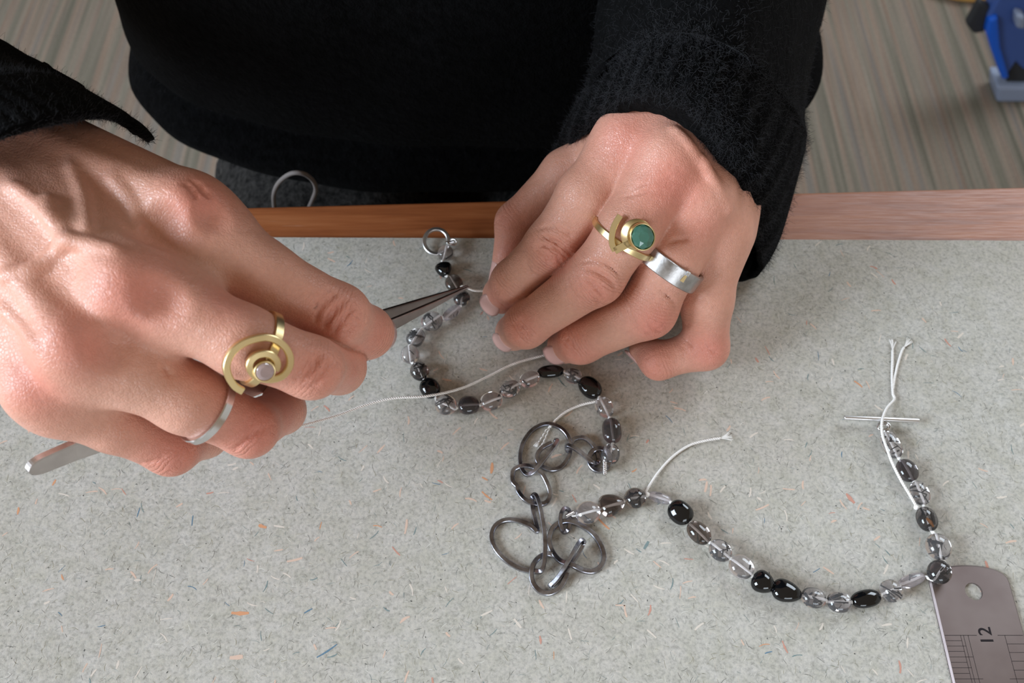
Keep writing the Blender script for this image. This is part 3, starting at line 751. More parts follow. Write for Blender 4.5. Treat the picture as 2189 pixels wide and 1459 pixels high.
# spiral gold ring
rs = empty('spiral_gold_ring', finger_at(L_mid, 556, 752)[0]); tag(rs, 'gold spiral ring with a round pale gem in its centre', 'ring')
c, r, ax = finger_at(L_mid, 556, 752); ps, u, v = hug(fL, c, ax, r, .5)
tube('band', ps, 1, M_gold, rs, True, prof=rect(2.2, 1.1, .3), up=ax)
h0 = fL.hit(556, 765); n0 = nrm(nrm(fL.normal(h0)) + .45 * nrm(CC - h0)); pl = h0 + n0 * 1.1
spz = [(520, 1225), (455, 1190), (395, 1140), (325, 1030), (290, 900), (310, 780), (390, 650), (520, 550), (680, 490), (850, 465), (990, 500), (1110, 590), (1180, 710), (1190, 840), (1140, 950), (1040, 1030), (900, 1058), (750, 1035), (655, 970), (615, 880), (635, 795), (710, 725), (820, 695), (925, 715), (995, 790), (1005, 870), (975, 930)]
path = catmull([on_plane(440 + x / 6.632, 650 + y / 6.632, pl + n0 * (1.4 * max(0, i - 9) / 17), n0) for i, (x, y) in enumerate(spz)], 6)
tube('spiral', path, 1, M_gold, rs, False, prof=rect(1.7, 1.7, .25), up=n0)
cb = on_plane(563, 790, pl + n0 * .6, n0); un = nrm(np.cross(n0, [0, 1., 0]))
cyl('bezel', cb, n0, un, 2.55, 2.55, 1.7, .4, M_gold, rs)
gem('gemstone', cb + n0 * 1.55, n0, un, 2.2, 1.7, M_pinkgem, rs)
# green gem ring, right hand
c, r, ax = finger_at(R_mid, 1335, 512); rg = empty('green_gem_ring', c); tag(rg, 'gold ring with a large faceted green gem', 'ring')
ps, u, v = hug(fR, c, ax, r, .45)
tube('band', ps, 1, M_gold, rg, True, prof=rect(2.0, 1.1, .3), up=ax)
h0 = fR.hit(1345, 498); n0 = nrm(nrm(fR.normal(h0)) + .3 * nrm(CC - h0)); pl = h0 + n0 * .9
Zg = lambda x, y: (1270 + x / 6.633, 430 + y / 6.633)
path = catmull([on_plane(*Zg(*q), pl, n0) for q in [(372, 200), (330, 265), (285, 350), (258, 450), (250, 550), (268, 640), (300, 698)]], 6)
tube('bracket', path, 1, M_gold, rg, False, prof=rect(1.2, 1.9, .2), up=n0)
path = catmull([on_plane(*Zg(*q), pl, n0) for q in [(290, 700), (380, 650), (480, 600), (560, 560)]], 5)
tube('bracket', path, 1, M_gold, rg, False, prof=rect(1.2, 2.3, .2), up=n0)
un = nrm(np.cross(n0, [0, 1., 0])); cp = on_plane(*Zg(600, 470), pl, n0); sg = scl(cp)
V = []; vv = np.cross(n0, un)
b = MB(); disc = [[cp + (un * math.cos(t) + vv * math.sin(t)) * rr + n0 * zz for t in np.linspace(0, 2 * math.pi, 48, endpoint=False)] for rr, zz in ((.1, -.6), (33.5 / sg, -.6), (34 / sg, .3), (33.2 / sg, .6), (.1, .6))]
b.loft(disc, cap=False); b.obj('plate', M_gold, rg)
ax2 = nrm(n0 + .22 * RT + .05 * UP); cb = on_plane(*Zg(655, 495), pl + n0 * .5, n0); u2 = nrm(np.cross(ax2, np.array([.35, -1., 0])))
cyl('bezel', cb, ax2, u2, 28 / sg, 27 / sg, 3.4, .45, M_gold, rg, ry=1.1)
gem('gemstone', cb + ax2 * 3.15, ax2, u2, 24.6 / sg, 4.2, M_green, rg, 8, ry=27 / sg, table=.46)
# wide silver band, right hand
c, r, ax = finger_at(R_rng, 1442, 571); ax = nrm(ax - .26 * RT); rb_ = empty('wide_silver_ring', c); tag(rb_, 'wide brushed silver ring with a gold inlay and tiny square gem', 'ring')
ps, u, v = hug(fR, c, ax, r, .7, cap=1.14)
tube('band', ps, 1, M_band, rb_, True, prof=rect(6.0, 1.5, .3), up=ax)
def band_pt(px, py, off):
    d = nrm(ray(px, py)); best = None
    for q in ps:
        if np.dot(q - c, CC - c) < 0: continue
        for s in np.linspace(-2.7, 2.7, 55):
            x = q + ax * s + nrm(q - c) * .78; e = np.linalg.norm(np.cross(x - CC, d)) + .02 * np.dot(x - CC, FW)
            if best is None or e < best[0]: best = (e, x, nrm(q - c))
    return best[1] + best[2] * off, best[2]
i0, nn0 = band_pt(1471, 585, .06)
s1 = i0 + ax * 0; tdir = nrm(np.cross(ax, nn0))
fwd = nrm(R_rng[2][0] - c); fwd = ax if np.dot(ax, fwd) > 0 else -ax
V = []
for s, w in ((1.0, .42), (1.9, .55), (2.8, .66), (3.5, .75)):
    for q in (-1, 1): V.append(i0 + fwd * (s - .35) + tdir * w * q + nn0 * .03)
V += [p - nn0 * .25 for p in V]
F = [(0, 1, 3, 2), (2, 3, 5, 4), (4, 5, 7, 6)] + [(0, 2, 10, 8), (2, 4, 12, 10), (4, 6, 14, 12), (1, 9, 11, 3), (3, 11, 13, 5), (5, 13, 15, 7), (6, 7, 15, 14), (0, 8, 9, 1)]
obj('gold_inlay', V, F, M_gold, rb_, smooth=False)
g0 = i0
V = [g0 + fwd * a * .75 + tdir * b_ * .75 + nn0 * z for z in (-.1, .12) for a, b_ in ((-1, -1), (1, -1), (1, 1), (-1, 1))] + [g0 + fwd * a * .35 + tdir * b_ * .35 + nn0 * .3 for a, b_ in ((-1, -1), (1, -1), (1, 1), (-1, 1))]
obj('gemstone', V, [(0, 3, 2, 1), (0, 1, 5, 4), (1, 2, 6, 5), (2, 3, 7, 6), (3, 0, 4, 7), (4, 5, 9, 8), (5, 6, 10, 9), (6, 7, 11, 10), (7, 4, 8, 11), (8, 9, 10, 11)], M_diamond, rb_, smooth=False)

# ------------------------------------------------------------------ tweezers
tT = P(1001, 612, 9); tB = P(57, 1004, 80); tw = empty('tweezers', (tT + tB) / 2); tag(tw, 'steel tweezers gripped in the hand, its tip on the beads', 'tweezers')
ta = nrm(tT - tB); TL = np.linalg.norm(tT - tB); tc = nrm(CC - (tT + tB) / 2); tc = nrm(tc - ta * np.dot(tc, ta)); td = np.cross(tc, ta)
if np.dot(td, UP) > 0: td = -td                       # td points down the picture
nf = nrm(tc * .72 + td * .69); wf = np.cross(ta, nf)
for sgn in (1, -1):
    R = []
    for s in np.concatenate([np.linspace(0, .04, 14)[:-1], np.linspace(.04, 1, 56)]):
        x = s * TL
        w = 5.2 * math.sqrt(max(0, 1 - (1 - min(x / 4.5, 1)) ** 2)) + 3.4 * max(0, min((x - 5) / 45, 1)) - 7.9 * max(0, (x - TL * .55) / (TL * .45)) ** .9
        w = max(w, .28); th = .55 if s < .9 else .55 - .25 * (s - .9) / .1
        gap = .45 + 3.2 * math.sin(math.pi * min(1, max(0, (x - 12) / (TL - 14)))) ** 1.0 * (1 if x < TL - 2 else 0)
        p = tB + ta * x + nf * sgn * gap
        R.append([p + wf * a * w / 2 + nf * b_ * th for a, b_ in ((-1, -.8), (1, -.8), (1, .8), (.8, 1), (-.8, 1), (-1, .8))])
    b = MB(); b.loft(R); b.obj('arm', M_steel, tw, smooth=False)
b = MB(); b.loft([[tB + ta * x + wf * a * 2.0 + nf * q for a, q in ((-1, -.5), (1, -.5), (1, .5), (-1, .5))] for x in (3, 14)]); b.obj('joint', M_steel, tw, smooth=False)

# ------------------------------------------------------------------ the necklace: beads, links, clasp, thread
neck = empty('necklace', P(1240, 960, 0)); tag(neck, 'unfinished necklace of clear, smoky and black beads with dark metal links', 'necklace')
def thread_path(pts, n=10): return catmull([P(*p) if not isinstance(p, np.ndarray) else p for p in pts], n)
def resample(path, step):
    path = np.asarray(path); d = np.concatenate([[0], np.cumsum(np.linalg.norm(np.diff(path, axis=0), axis=1))]); L = d[-1]
    n = max(2, int(L / step)); s = np.linspace(0, L, n); return np.stack([np.interp(s, d, path[:, i]) for i in range(3)], 1), s
def twist(name, path, parent, r=.29, off=.23, pitch=1.5, plies=2, taper=None):
    p, s = resample(path, pitch / 7); T, N, B = frames(p); b = MB()
    for k in range(plies):
        q = np.array([p[i] + (N[i] * math.cos(2 * math.pi * (s[i] / pitch + k / plies)) + B[i] * math.sin(2 * math.pi * (s[i] / pitch + k / plies))) * off for i in range(len(p))])
        b.loft(sweep(q, circ(r, 6)))
    return b.obj(name, M_thread, parent)
def knot(p, r, parent, m=None):
    b = MB(); R = []
    for i in range(1, 7):
        a = math.pi * i / 7; R.append([p + np.array([math.cos(t + i * .4) * math.sin(a) * r * random.uniform(.85, 1.15), math.sin(t + i * .4) * math.sin(a) * r, math.cos(a) * r]) for t in np.linspace(0, 2 * math.pi, 8, endpoint=False)])
    b.loft(R); return b.obj('knot', m or M_thread, parent)
MATS = dict(g=M_grey, c=M_clear, n=M_clear, m=M_milky, k=M_black, s=M_smoky, d=M_dusk)
def bead(px, py, a, b_, typ, ang=None, tang=None, shape='', flat=.8, zoff=0., nneed=None, seed=0):
    g = np.random.default_rng(seed); s = scl(P(px, py, 3.5)); A, Bw = a / s, b_ / s; h = Bw * flat
    if ang is None:
        d = nrm([tang[0], tang[1], 0])
    else:
        q = P(px + 10 * math.cos(ang), py + 10 * math.sin(ang), 3.5) - P(px, py, 3.5); d = nrm(q)
    z = max(h, .8) + zoff; c = P(px, py, z); e = np.array([-d[1], d[0], 0]); up = np.array([0, 0, 1.])
    ph = g.uniform(0, 6.28, 6); am = g.uniform(-.05, .05, 3) if shape != 'round' else np.zeros(3)
    R = []; nu, nv = 18, 24
    ex = 1.0 if shape in ('round',) else .9
    for i in range(nu + 1):
        t = math.pi * i / nu; ct, st = math.cos(t), math.sin(t); x = -math.copysign(abs(ct) ** ex, ct); rr = max(st, .02) ** ex
        row = []
        for j in range(nv):
            f = 2 * math.pi * j / nv; cy, sy = math.cos(f), math.sin(f)
            w = 1 + am[0] * math.sin(2 * f + ph[0]) + am[1] * math.sin(t * 2 + ph[1]) + am[2] * math.sin(3 * f + ph[2]) * st
            sx = 1.0
            if shape == 'drop': sx = 1 - .30 * x
            if shape == 'rdrop': sx = 1 + .30 * x
            if shape == 'tri': sx = 1 - .28 * x + .12 * cy
            row.append(c + d * A * x + e * Bw * rr * cy * w * sx + up * h * rr * sy * w)
        R.append(row)
    b = MB(); b.loft(R); o = b.obj('bead', MATS[typ], neck)
    lab = {'k': 'opaque black bead', 's': 'smoky brown bead', 'c': 'clear bead', 'm': 'milky white bead', 'n': 'clear bead with black needles', 'd': 'grey bead full of dark needles', 'g': 'dark grey bead'}[typ]; tag(o, lab)
    cnt = nneed if nneed is not None else {'n': 9, 'd': 15, 'c': 1, 'm': 2}.get(typ, 0)
    if cnt:
        nb = MB()
        for k in range(cnt):
            u = g.normal(size=3); u = nrm(u) * g.random() ** .4 * .72; dr = nrm(g.normal(size=3) * np.array([1, 1, .4]))
            L = g.uniform(.4, 1.1); th = g.uniform(.13, .24) if g.random() < .7 else g.uniform(.28, .45)
            ends = [u - dr * L * .5, u + dr * L * .5]; ends = [q * min(1, .86 / max(np.linalg.norm(q), 1e-6)) for q in ends]
            pp = [c + d * A * q[0] + e * Bw * q[1] + up * h * q[2] for q in ends]; nb.loft(sweep(pp, circ(th, 5)))
        io = nb.obj('inclusion', M_needle, o)
    return o, c, d, A
SA = [(952, 540, 18, 17, 'c', ''), (947.5, 576, 18, 17, 'k', 'tri'), (971, 605, 21, 18, 's', ''), (987, 637, 19, 18, 'd', 'round'), (966, 668, 24, 13, 'm', ''), (923, 687, 24, 22, 'n', ''), (889, 721, 22, 19, 'n', ''), (877, 757, 21, 20, 'c', ''), (897, 793, 23, 20, 'd', 'round'),
      (919, 829, 24, 21, 'k', ''), (953, 865, 24, 23, 'n', 'round'), (1002, 866, 23, 21, 'g', 'x'), (1050, 857, 24, 21, 'c', ''), (1090, 831, 24, 18, 'n', ''), (1132, 810, 22, 18, 'c', ''), (1177, 794, 29, 15, 'k', ''), (1225, 803, 19, 18, 'n', ''), (1261, 828, 28, 22, 'k', ''), (1292, 870, 25, 19, 'c', ''), (1308, 920, 29, 22, 'g', 'y'), (1304, 970, 24, 20, 'n', '')]
SB = [(1257, 1095, 28, 25, 'c', 'round'), (1308, 1080, 28, 24, 's', 'tri'), (1358, 1064, 24, 23, 'd', 'round'), (1410, 1064, 26, 12, 'm', ''), (1455, 1094, 28, 25, 'k', ''), (1494, 1138, 29, 21, 's', ''), (1540, 1176, 26, 23, 'n', 'round'), (1585, 1211, 27, 25, 'c', ''), (1631, 1246, 25, 23, 'k', 'tri'), (1682, 1264, 32, 23, 'k', 'drop'),
      (1739, 1277, 26, 22, 'n', ''), (1794, 1286, 26, 22, 'n', ''), (1851, 1279, 33, 20, 'k', ''), (1905, 1262, 22, 26, 'n', ''), (1949, 1240, 33, 13, 'm', ''), (2008, 1222, 27, 25, 'd', 'round'), (2006, 1168, 29, 27, 'n', 'round'), (1981, 1109, 27, 22, 'd', ''), (1966, 1053, 27, 20, 'n', ''), (1939, 1005, 26, 21, 'g', 'y'), (1905, 950, 31, 21, 'n', '')]
def strand(S, first, last, seed):
    cs = [P(s[0], s[1], 3) for s in S]; ext = [first] + cs + [last]; pts = [first]; prev = None
    for i, (px, py, a, b_, typ, sh) in enumerate(S):
        t = ext[i + 2] - ext[i]; zo = 1.0 if (px, py) in ((2008, 1222),) else 0
        nn = 4 if sh == 'x' else (0 if sh == 'y' else None)
        o, c, d, A = bead(px, py, a, b_, typ, tang=t, shape=sh if sh in ('tri', 'drop', 'round', 'rdrop') else '', seed=seed + i, zoff=zo, nneed=nn)
        e0, e1 = c - d * A * .96, c + d * A * .96
        if np.dot(e0 - pts[-1], e0 - pts[-1]) > np.dot(e1 - pts[-1], e1 - pts[-1]): e0, e1 = e1, e0
        if prev is not None: knot((prev + e0) / 2, .62, neck)
        pts += [e0, c, e1]; prev = e1
    pts.append(last); tube('cord', catmull(pts, 4), .34, M_thread, neck, n=6); return pts
wA0 = P(963, 521, 3); wA1 = P(1293, 990, 3); wB0 = P(1222, 1102, 3); wB1 = P(1893, 915, 3)
pA = strand(SA, wA0, wA1, 100); pB = strand(SB, wB0, wB1, 200)
# amber flake in one dark bead
ab = MB(); ca = P(1988, 1115, 4.2); ab.loft(sweep([ca + np.array([-.9, 1.2, 0]), ca, ca + np.array([.7, -1.6, 0])], circ(.8, 6, .5), scale=[.6, 1, .5])); ab.obj('inclusion', M_amber, neck)
# wire wrapped ends (silver coils)
def coil(p0, p1, r, w, turns, name='wire_wrap'):
    d = nrm(p1 - p0); u = nrm(np.cross(d, [0, 0, 1.])); v = np.cross(d, u); L = np.linalg.norm(p1 - p0)
    path = [p0 + d * L * t + (u * math.cos(t * turns * 6.283) + v * math.sin(t * turns * 6.283)) * r for t in np.linspace(0, 1, int(turns * 10))]
    return tube(name, path, w, M_silver, neck, n=6)
coil(P(1293, 986, 5), P(1293, 1013, 4), .5, .33, 7); coil(P(1210, 1103, 3), P(1227, 1094, 3.4), .45, .33, 6); coil(P(957, 520, 3), P(970, 517, 3), .55, .35, 4)
tube('wire_loop', [P(962, 520, 3) + np.array([math.cos(t) * 2.0 + .5, math.sin(t) * 1.2 + .6, .6 * math.sin(2 * t)]) for t in np.linspace(0, 6.283, 24, endpoint=False)], .36, M_silver, neck, True, 6)
# clasp ring and toggle bar
cr0 = P(933, 516, 1.2); rr = 26.5 / scl(cr0)
ring_path = [P(933 + 26 * math.cos(t), 516 + 26.5 * math.sin(t), 2.2 - 1.0 * math.sin(t)) for t in np.linspace(0, 2 * math.pi, 56, endpoint=False)]
tag(tube('clasp_ring', ring_path, 1, M_clasp, neck, True, prof=rect(1.1, 1.5, .4), up=(0, 0, 1)), 'hammered silver clasp ring')
tb0, tb1 = P(1804, 892, 2.6), P(1965, 899, 2.6)
b = MB(); b.loft(sweep(np.array([tb0 + (tb1 - tb0) * t for t in (0, .004, .01, .5, .99, .996, 1)]), circ(.82, 14), scale=[.7, .93, 1, 1, 1, .93, .7])); tag(b.obj('toggle_bar', M_clasp, neck), 'polished silver toggle bar')
tube('wire_loop', [P(1889, 911, 2.6) + np.array([math.cos(t) * 1.9, math.sin(t) * 1.5, .5 * math.cos(t)]) for t in np.linspace(0, 6.283, 24, endpoint=False)], .42, M_silver, neck, True, 6)
tube('wire_loop', [P(1891, 912, 3.4) + np.array([math.cos(t) * 1.0, math.sin(t) * .9, .3 * math.cos(t)]) for t in np.linspace(0, 6.283, 20, endpoint=False)], .34, M_silver, neck, True, 6)
# dark links, traced as bent wires with their own height above the board
Zl = lambda x, y: (1030 + x / 3.6475, 880 + y / 3.6475)
def link(pts, closed=True, w=1.05, t=1.05, zs=None):
    path = catmull([P(*Zl(p[0], p[1]), p[2]) for p in pts], 7, closed)
    return tube('link', path, 1, M_ox, neck, closed, prof=rect(t * 1.15, w * 1.35, .22), up=(0, 0, 1))
link([(917 + 80 * math.cos(a), 372 + 86 * math.sin(a), 2.0 + 1.4 * math.cos(a + .6)) for a in np.linspace(0, 6.283, 12, endpoint=False)], True, 1.2, 1.2)
link([(668, 300, 1.8), (668, 262, 4.2), (720, 282, 4.6), (800, 340, 3.8), (862, 392, 2.6), (902, 400, 1.0), (905, 340, .8), (868, 262, 1.4), (800, 205, 2.0), (725, 212, 1.4), (690, 260, .8)], True, 1.0, 1.2)
link([(548, 240, 3.2), (470, 282, 2.2), (430, 345, 1.2), (452, 412, .8), (540, 452, .8), (630, 420, .8), (690, 310, 1.2), (675, 200, 1.4), (610, 125, 1.2), (505, 95, 1.0), (400, 138, .8), (325, 235, .8), (298, 340, .9), (308, 435, 1.5), (350, 488, 2.6), (408, 462, 4.0), (485, 370, 4.8), (548, 290, 5.0), (588, 228, 4.4), (572, 224, 3.4)], False, 1.0, 1.3)
link([(238, 500, .8), (252, 450, 1.0), (320, 422, 1.8), (400, 432, 3.0), (472, 490, 2.2), (522, 590, 1.4), (530, 660, .8), (490, 712, .8), (410, 715, 1.0), (335, 682, 1.2), (285, 622, .8), (272, 580, .8), (244, 548, .8)], True, 1.05, 1.3)
link([(392, 690, .9), (412, 648, 3.2), (440, 690, 4.4), (470, 820, 4.6), (492, 980, 4.4), (492, 1110, 3.8), (472, 1225, 2.6), (420, 1244, 1.6), (300, 1222, .8), (185, 1155, .8), (105, 1065, .8), (76, 975, .8), (100, 895, .9), (170, 848, 1.0), (270, 845, 1.2), (365, 880, 1.4), (432, 930, 1.4), (418, 850, .9), (400, 770, .8)], True, 1.05, 1.5)
link([(570, 1122, .9), (510, 1108, 1.2), (440, 1140, 1.8), (396, 1205, 2.2), (388, 1285, 1.6), (408, 1350, .9), (460, 1400, .8), (530, 1412, .8), (608, 1368, 1.0), (650, 1300, 1.2), (662, 1255, 1.2)], False, 1.15, 1.4)
link([(540, 1348, 1.2), (585, 1300, 2.6), (640, 1220, 4.6), (700, 1120, 5.6), (745, 1040, 5.2), (775, 1005, 4.4), (792, 1026, 3.2), (765, 1085, 2.2), (710, 1165, 1.4), (640, 1255, .9), (570, 1335, .8)], True, .9, 1.9)
link([(600, 868, 1.0), (548, 915, .9), (524, 1000, .8), (548, 1085, .8), (610, 1160, 1.8), (700, 1192, 3.2), (790, 1235, 1.2), (870, 1242, .8), (930, 1200, .8), (952, 1130, .8), (925, 1035, .9), (860, 945, 1.0), (765, 880, 1.2), (670, 852, 1.2)], True, 1.15, 1.5)
link([(642, 757, 3.0), (618, 800, 3.6), (614, 870, 3.2), (636, 932, 1.6), (668, 925, .8), (684, 880, .8), (688, 800, 1.2), (672, 762, 2.0)], True, 1.0, 1.3)
# thread tails
def tail(pts, fray=None): 
    path = thread_path(pts); twist('thread', path, neck)
    if fray:
        b = MB(); e = path[-1]; d = nrm(path[-1] - path[-3]); s = np.cross(d, [0, 0, 1.]); g = np.random.default_rng(len(pts))
        for k in range(fray[0]):
            w = g.uniform(-1, 1) * fray[1]; L = fray[2] * g.uniform(.7, 1.1)
            q = catmull([e - d * .6, e + d * L * .5 + s * w * .55 + np.array([0, 0, .1]), e + d * L + s * w * 1.25 + np.array([0, 0, g.uniform(-.1, .3)])], 4); b.loft(sweep(q, circ(.09, 4)))
        b.obj('frayed_end', M_thread, neck)
tail([(600, 918, 26), (650, 908, 20), (720, 888, 13), (780, 866, 9.5), (840, 851, 8.2), (915, 846, 7.6), (985, 830, 4.5), (1040, 806, 2.5), (1100, 777, 1.6), (1180, 755, 1.4), (1210, 748, 1.6)])
tail([(985, 612, 8.6), (995, 613, 8.6), (1012, 620, 8.8), (1034, 622, 9.5), (1050, 624, 10)])
tail([(1276, 857, 3), (1240, 866, 1.2), (1210, 880, .9), (1190, 896, 1.0), (1176, 912, 1.2)])
twist('thread', thread_path([(1176, 911, 1.0), (1168, 918, .7), (1160, 932, .6), (1152, 944, .6)]), neck, .2, .16, 1.7, 1); twist('thread', thread_path([(1176, 911, .8), (1170, 926, .6), (1165, 938, .6), (1159, 950, .6)]), neck, .2, .16, 1.7, 1)
for q0_, q1_ in (((1153, 942, .6), (1144, 954, .5)), ((1160, 947, .6), (1153, 962, .5))):
    b = MB(); a_, e_ = P(*q0_), P(*q1_); d = nrm(e_ - a_); s = np.cross(d, [0, 0, 1.])
    for k in range(16):
        w = random.uniform(-.7, .7); b.loft(sweep([a_, (a_ + e_) / 2 + s * w * .8, e_ + s * w * .9 + d * random.uniform(-.3, .3) + np.array([0, 0, random.uniform(0, .2)])], circ(.09, 4)))
    b.obj('frayed_end', M_thread, neck)
tail([(1380, 1052, 2.5), (1388, 1038, 1.6), (1410, 1006, .9), (1440, 974, .7), (1475, 951, .7), (1510, 941, .7), (1540, 936, .7)], (26, 1.5, 3.8))
tail([(1960, 1084, 3), (1944, 1056, 5.6), (1926, 1026, 7.0), (1908, 990, 7.2), (1896, 958, 6.8), (1886, 926, 5.0), (1886, 898, 4.4), (1896, 872, 2.4), (1912, 853, 1.2), (1909, 842, .9), (1908, 828, .8)])
for q in ([(1908, 830, .8), (1907, 800, .6), (1908, 768, .6), (1908, 748, .6)], [(1909, 830, .8), (1913, 805, .6), (1920, 775, .6), (1928, 750, .6), (1933, 742, .6)]):
    tail(q, (22, 1.1, 4.2))
for kx, ky, kr in ((1383, 1056, .9), (1959, 1084, .9), (1277, 859, .7)): knot(P(kx, ky, 3), kr, neck)

# ------------------------------------------------------------------ steel ruler
rul = empty('steel_ruler', (145, 0, 0)); tag(rul, 'steel ruler with black graduations lying at the board corner', 'ruler')
xl, xr, yt = 132.4, 157.9, 80.4; ybm = -235.
out = [(xl, ybm)] + [(xl, 74.6)] + [(xl + (xr - xl) * (.5 - .5 * math.cos(math.pi * t)), 74.6 + 5.8 * math.sin(math.pi * t) ** .8) for t in np.linspace(.06, .94, 18)] + [(xr, 74.6), (xr, ybm)]
out = [np.array(q) for q in out]; hc = np.array([145.6, 71.9]); hole = [hc + 2.75 * np.array([math.cos(t), math.sin(t)]) for t in np.linspace(0, 2 * math.pi, 28, endpoint=False)]
def inset(pts, d):
    n = len(pts); r = []
    for i in range(n):
        a, b_, c = pts[i - 1], pts[i], pts[(i + 1) % n]; t1, t2 = (b_ - a) / np.linalg.norm(b_ - a), (c - b_) / np.linalg.norm(c - b_)
        n1, n2 = np.array([t1[1], -t1[0]]), np.array([t2[1], -t2[0]]); m = n1 + n2; m = m / max(np.dot(m, n1), .3) ; r.append(b_ + m * d)
    return r
bm = bmesh.new()
def lp(pts, z): return [bm.verts.new(W((*q, z))) for q in pts]
o0, o1, o2 = lp(out, .03), lp(out, .45), lp(inset(out, .55), 1.0); h0_, h1_ = lp(hole, .03), lp(hole, 1.0)
for A, B in ((o0, o1), (o1, o2)):
    for i in range(len(A)): bm.faces.new((A[i], A[(i + 1) % len(A)], B[(i + 1) % len(A)], B[i]))
for i in range(len(h0_)): bm.faces.new((h0_[i], h1_[i], h1_[(i + 1) % len(h0_)], h0_[(i + 1) % len(h0_)]))
for A, B in ((o2, h1_), (o0, h0_)):
    es = [bm.edges.get((X_[i], X_[(i + 1) % len(X_)])) for X_ in (A, B) for i in range(len(X_))]
    bmesh.ops.triangle_fill(bm, use_beauty=True, edges=es)
bmesh.ops.recalc_face_normals(bm, faces=bm.faces[:])
me = bpy.data.meshes.new('blade'); bm.to_mesh(me); bm.free(); link_mesh('blade', me, M_ruler, rul, smooth=False)
b = MB(); zt = 1.012
def mark(xa, ya, xb, yb_, w=.13):
    d = nrm([xb - xa, yb_ - ya, 0])[:2]; n = np.array([-d[1], d[0]]) * w / 2; p, q = np.array([xa, ya]), np.array([xb, yb_])
    b.add([(*(p + n), zt), (*(q + n), zt), (*(q - n), zt), (*(p - n), zt)], [(3, 2, 1, 0)])
y12 = 58.5; x_l = xl + .7
mark(x_l, y12, xl + 10.6, y12, .16); mark(xl + 17.0, y12, xr - .7, y12, .16)
for dx in (5.6, 6.5, 7.9): mark(xl + dx, y12, xl + dx, ybm + 8)
mark(xl + 19.2, y12, xl + 19.2, ybm + 8)
for i in range(1, 176):
    y = y12 - i * 1.5875
    if y < ybm + 8: break
    mark(x_l, y, xl + (5.6 if i % 2 else 6.5 if i % 4 else 7.9 if i % 8 else 9.2 if i % 16 else 10.6), y)
for i in range(1, 110):
    y = y12 - i * 2.54
    if y < ybm + 8: break
    mark(xl + (19.2 if i % 5 else 17.2 if i % 10 else 16.2), y, xr - .7, y)
b.obj('graduations', M_ink, rul, smooth=False)
fc = bpy.data.curves.new('numeral', 'FONT'); fc.body = '12'; fc.size = 5.6; fc.align_x = 'CENTER'; fc.align_y = 'CENTER'; fc.offset = .06; fc.resolution_u = 6
fo_ = bpy.data.objects.new('numeral_curve', fc); COL.objects.link(fo_); dg = bpy.context.evaluated_depsgraph_get()
me0 = bpy.data.meshes.new_from_object(fo_.evaluated_get(dg)); bpy.data.objects.remove(fo_)
co = np.array([v.co[:] for v in me0.vertices]); polys = [tuple(p.vertices) for p in me0.polygons]; bpy.data.meshes.remove(me0)
cxm, cym = (co[:, 0].min() + co[:, 0].max()) / 2, (co[:, 1].min() + co[:, 1].max()) / 2
Vn = [(xl + 13.3 - (q[1] - cym), y12 + .3 + (q[0] - cxm), zt) for q in co]
obj('numeral', Vn, polys, M_ink, rul, smooth=False)

# ------------------------------------------------------------------ background bits
# loop of cord rising behind the table edge
pv = np.array([0, 252., 0]); nvv = np.array([0, 1., .35])
lpz = [on_plane(x, y, pv, nvv) for x, y in [(590, 470), (586, 438), (586, 412), (598, 388), (622, 371), (648, 371), (668, 385), (675, 405), (668, 427), (660, 445), (652, 470)]]
tag(tube('cord_loop', catmull(lpz, 6), 1.05, M_cord, None, n=10), 'thin grey cord bent in a loop behind the table edge', 'cord')
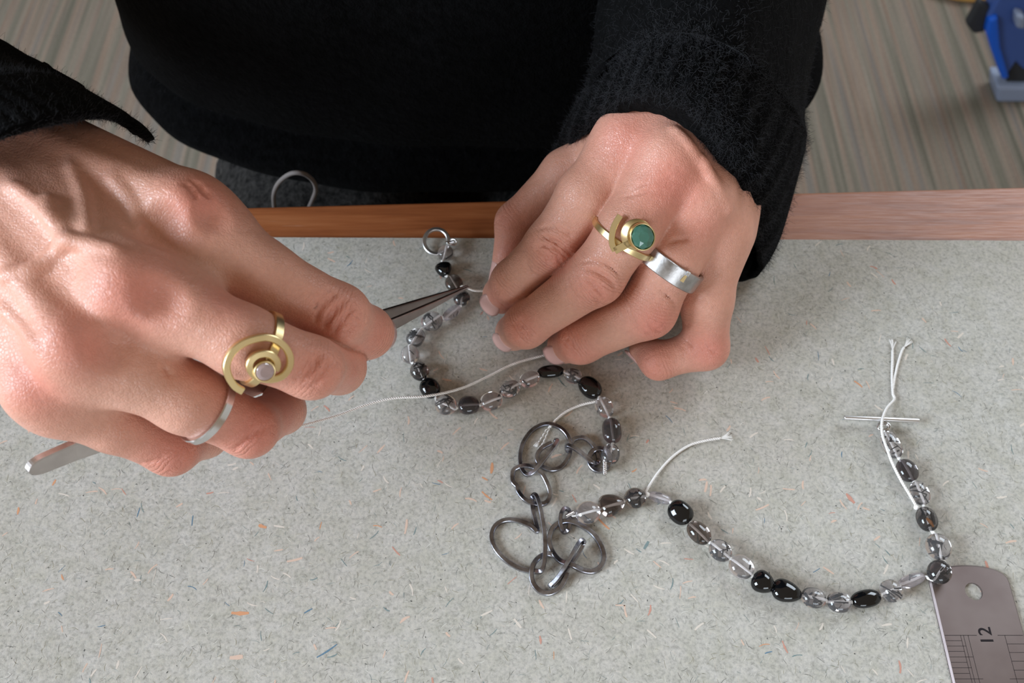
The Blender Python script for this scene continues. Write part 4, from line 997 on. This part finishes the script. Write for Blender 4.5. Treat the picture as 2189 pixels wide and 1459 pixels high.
# blue metal stand on the carpet
FZ = -Z0
def fp(px, py, z): return P(px, py, FZ + z)
bs = empty('blue_stand', fp(2165, 212, 0)); tag(bs, 'blue painted metal stand with a grey foot on the carpet', 'stand')
c0 = fp(2165, 212, 0)
yp = c0[1]
def slab(name, px, d0, d1, m, r=2.0):
    """an upright plate with the given outline and a depth of its own"""
    prof = [on_plane(x, y, np.array([0, yp, 0.]), np.array([0, 1., 0])) for x, y in px]; n = len(prof)
    V = [(p[0], yp + d0, max(p[2], FZ)) for p in prof] + [(p[0], yp + d1, max(p[2], FZ)) for p in prof]
    F = [tuple(range(n)), tuple(range(2 * n - 1, n - 1, -1))] + [(i, n + i, n + (i + 1) % n, (i + 1) % n) for i in range(n)]
    o = obj(name, V, F, m, bs, smooth=False); bm = bmesh.new(); bm.from_mesh(o.data); bmesh.ops.recalc_face_normals(bm, faces=bm.faces[:]); bm.to_mesh(o.data); bm.free()
    md = o.modifiers.new('bevel', 'BEVEL'); md.width = r * .001; md.segments = 2; return o
slab('foot', [(2125, 216), (2215, 216), (2215, 180), (2128, 178)], -8, 40, M_greyfoot, 5)
slab('stem', [(2152, 180), (2196, 180), (2196, 138), (2166, 138)], 4, 24, M_dark)
slab('body', [(2138, 162), (2152, 162), (2172, 134), (2188, 150), (2235, 150), (2235, -40), (2150, -30), (2112, 36), (2108, 66), (2120, 106)], 0, 30, M_bluegrey, 4)
slab('edge_rib', [(2140, 164), (2155, 160), (2136, 96), (2131, 28), (2112, 36), (2106, 66), (2118, 106)], -8, 12, M_blue, 4)
slab('lever', [(2068, 60), (2084, 80), (2108, 76), (2120, 22), (2096, 10)], 6, 20, M_dark, 4)
slab('knob', [(2165, 14), (2184, 17), (2184, 46), (2164, 42)], -20, 2, M_greyfoot, 5)
wbc = fp(2070, 9, 0) + np.array([14., 127, 0]); b = MB()
b.loft([[(wbc[0] + r * math.cos(t), wbc[1] + r * math.sin(t), FZ + z) for t in np.linspace(0, 2 * math.pi, 64, endpoint=False)] for r, z in ((118, 4), (124, 0), (128, 6), (128, 24), (124, 29), (60, 30))])
tag(b.obj('wooden_disc', mat('pale_wood', srgb(196, 150, 84), .45)), 'round pale wooden disc on the carpet behind the blue stand', 'disc')
# plain room walls, out of the picture
for nm, lo, hi in (('wall_back', (-2600, 3200, -Z0), (2600, 3300, 1850)), ('wall_right', (2600, -1800, -Z0), (2700, 3300, 1850))):
    b = MB(); b.box(lo, hi); tag(b.obj(nm, mat('white_wall', srgb(214, 208, 198), .9), smooth=False), kind='structure')
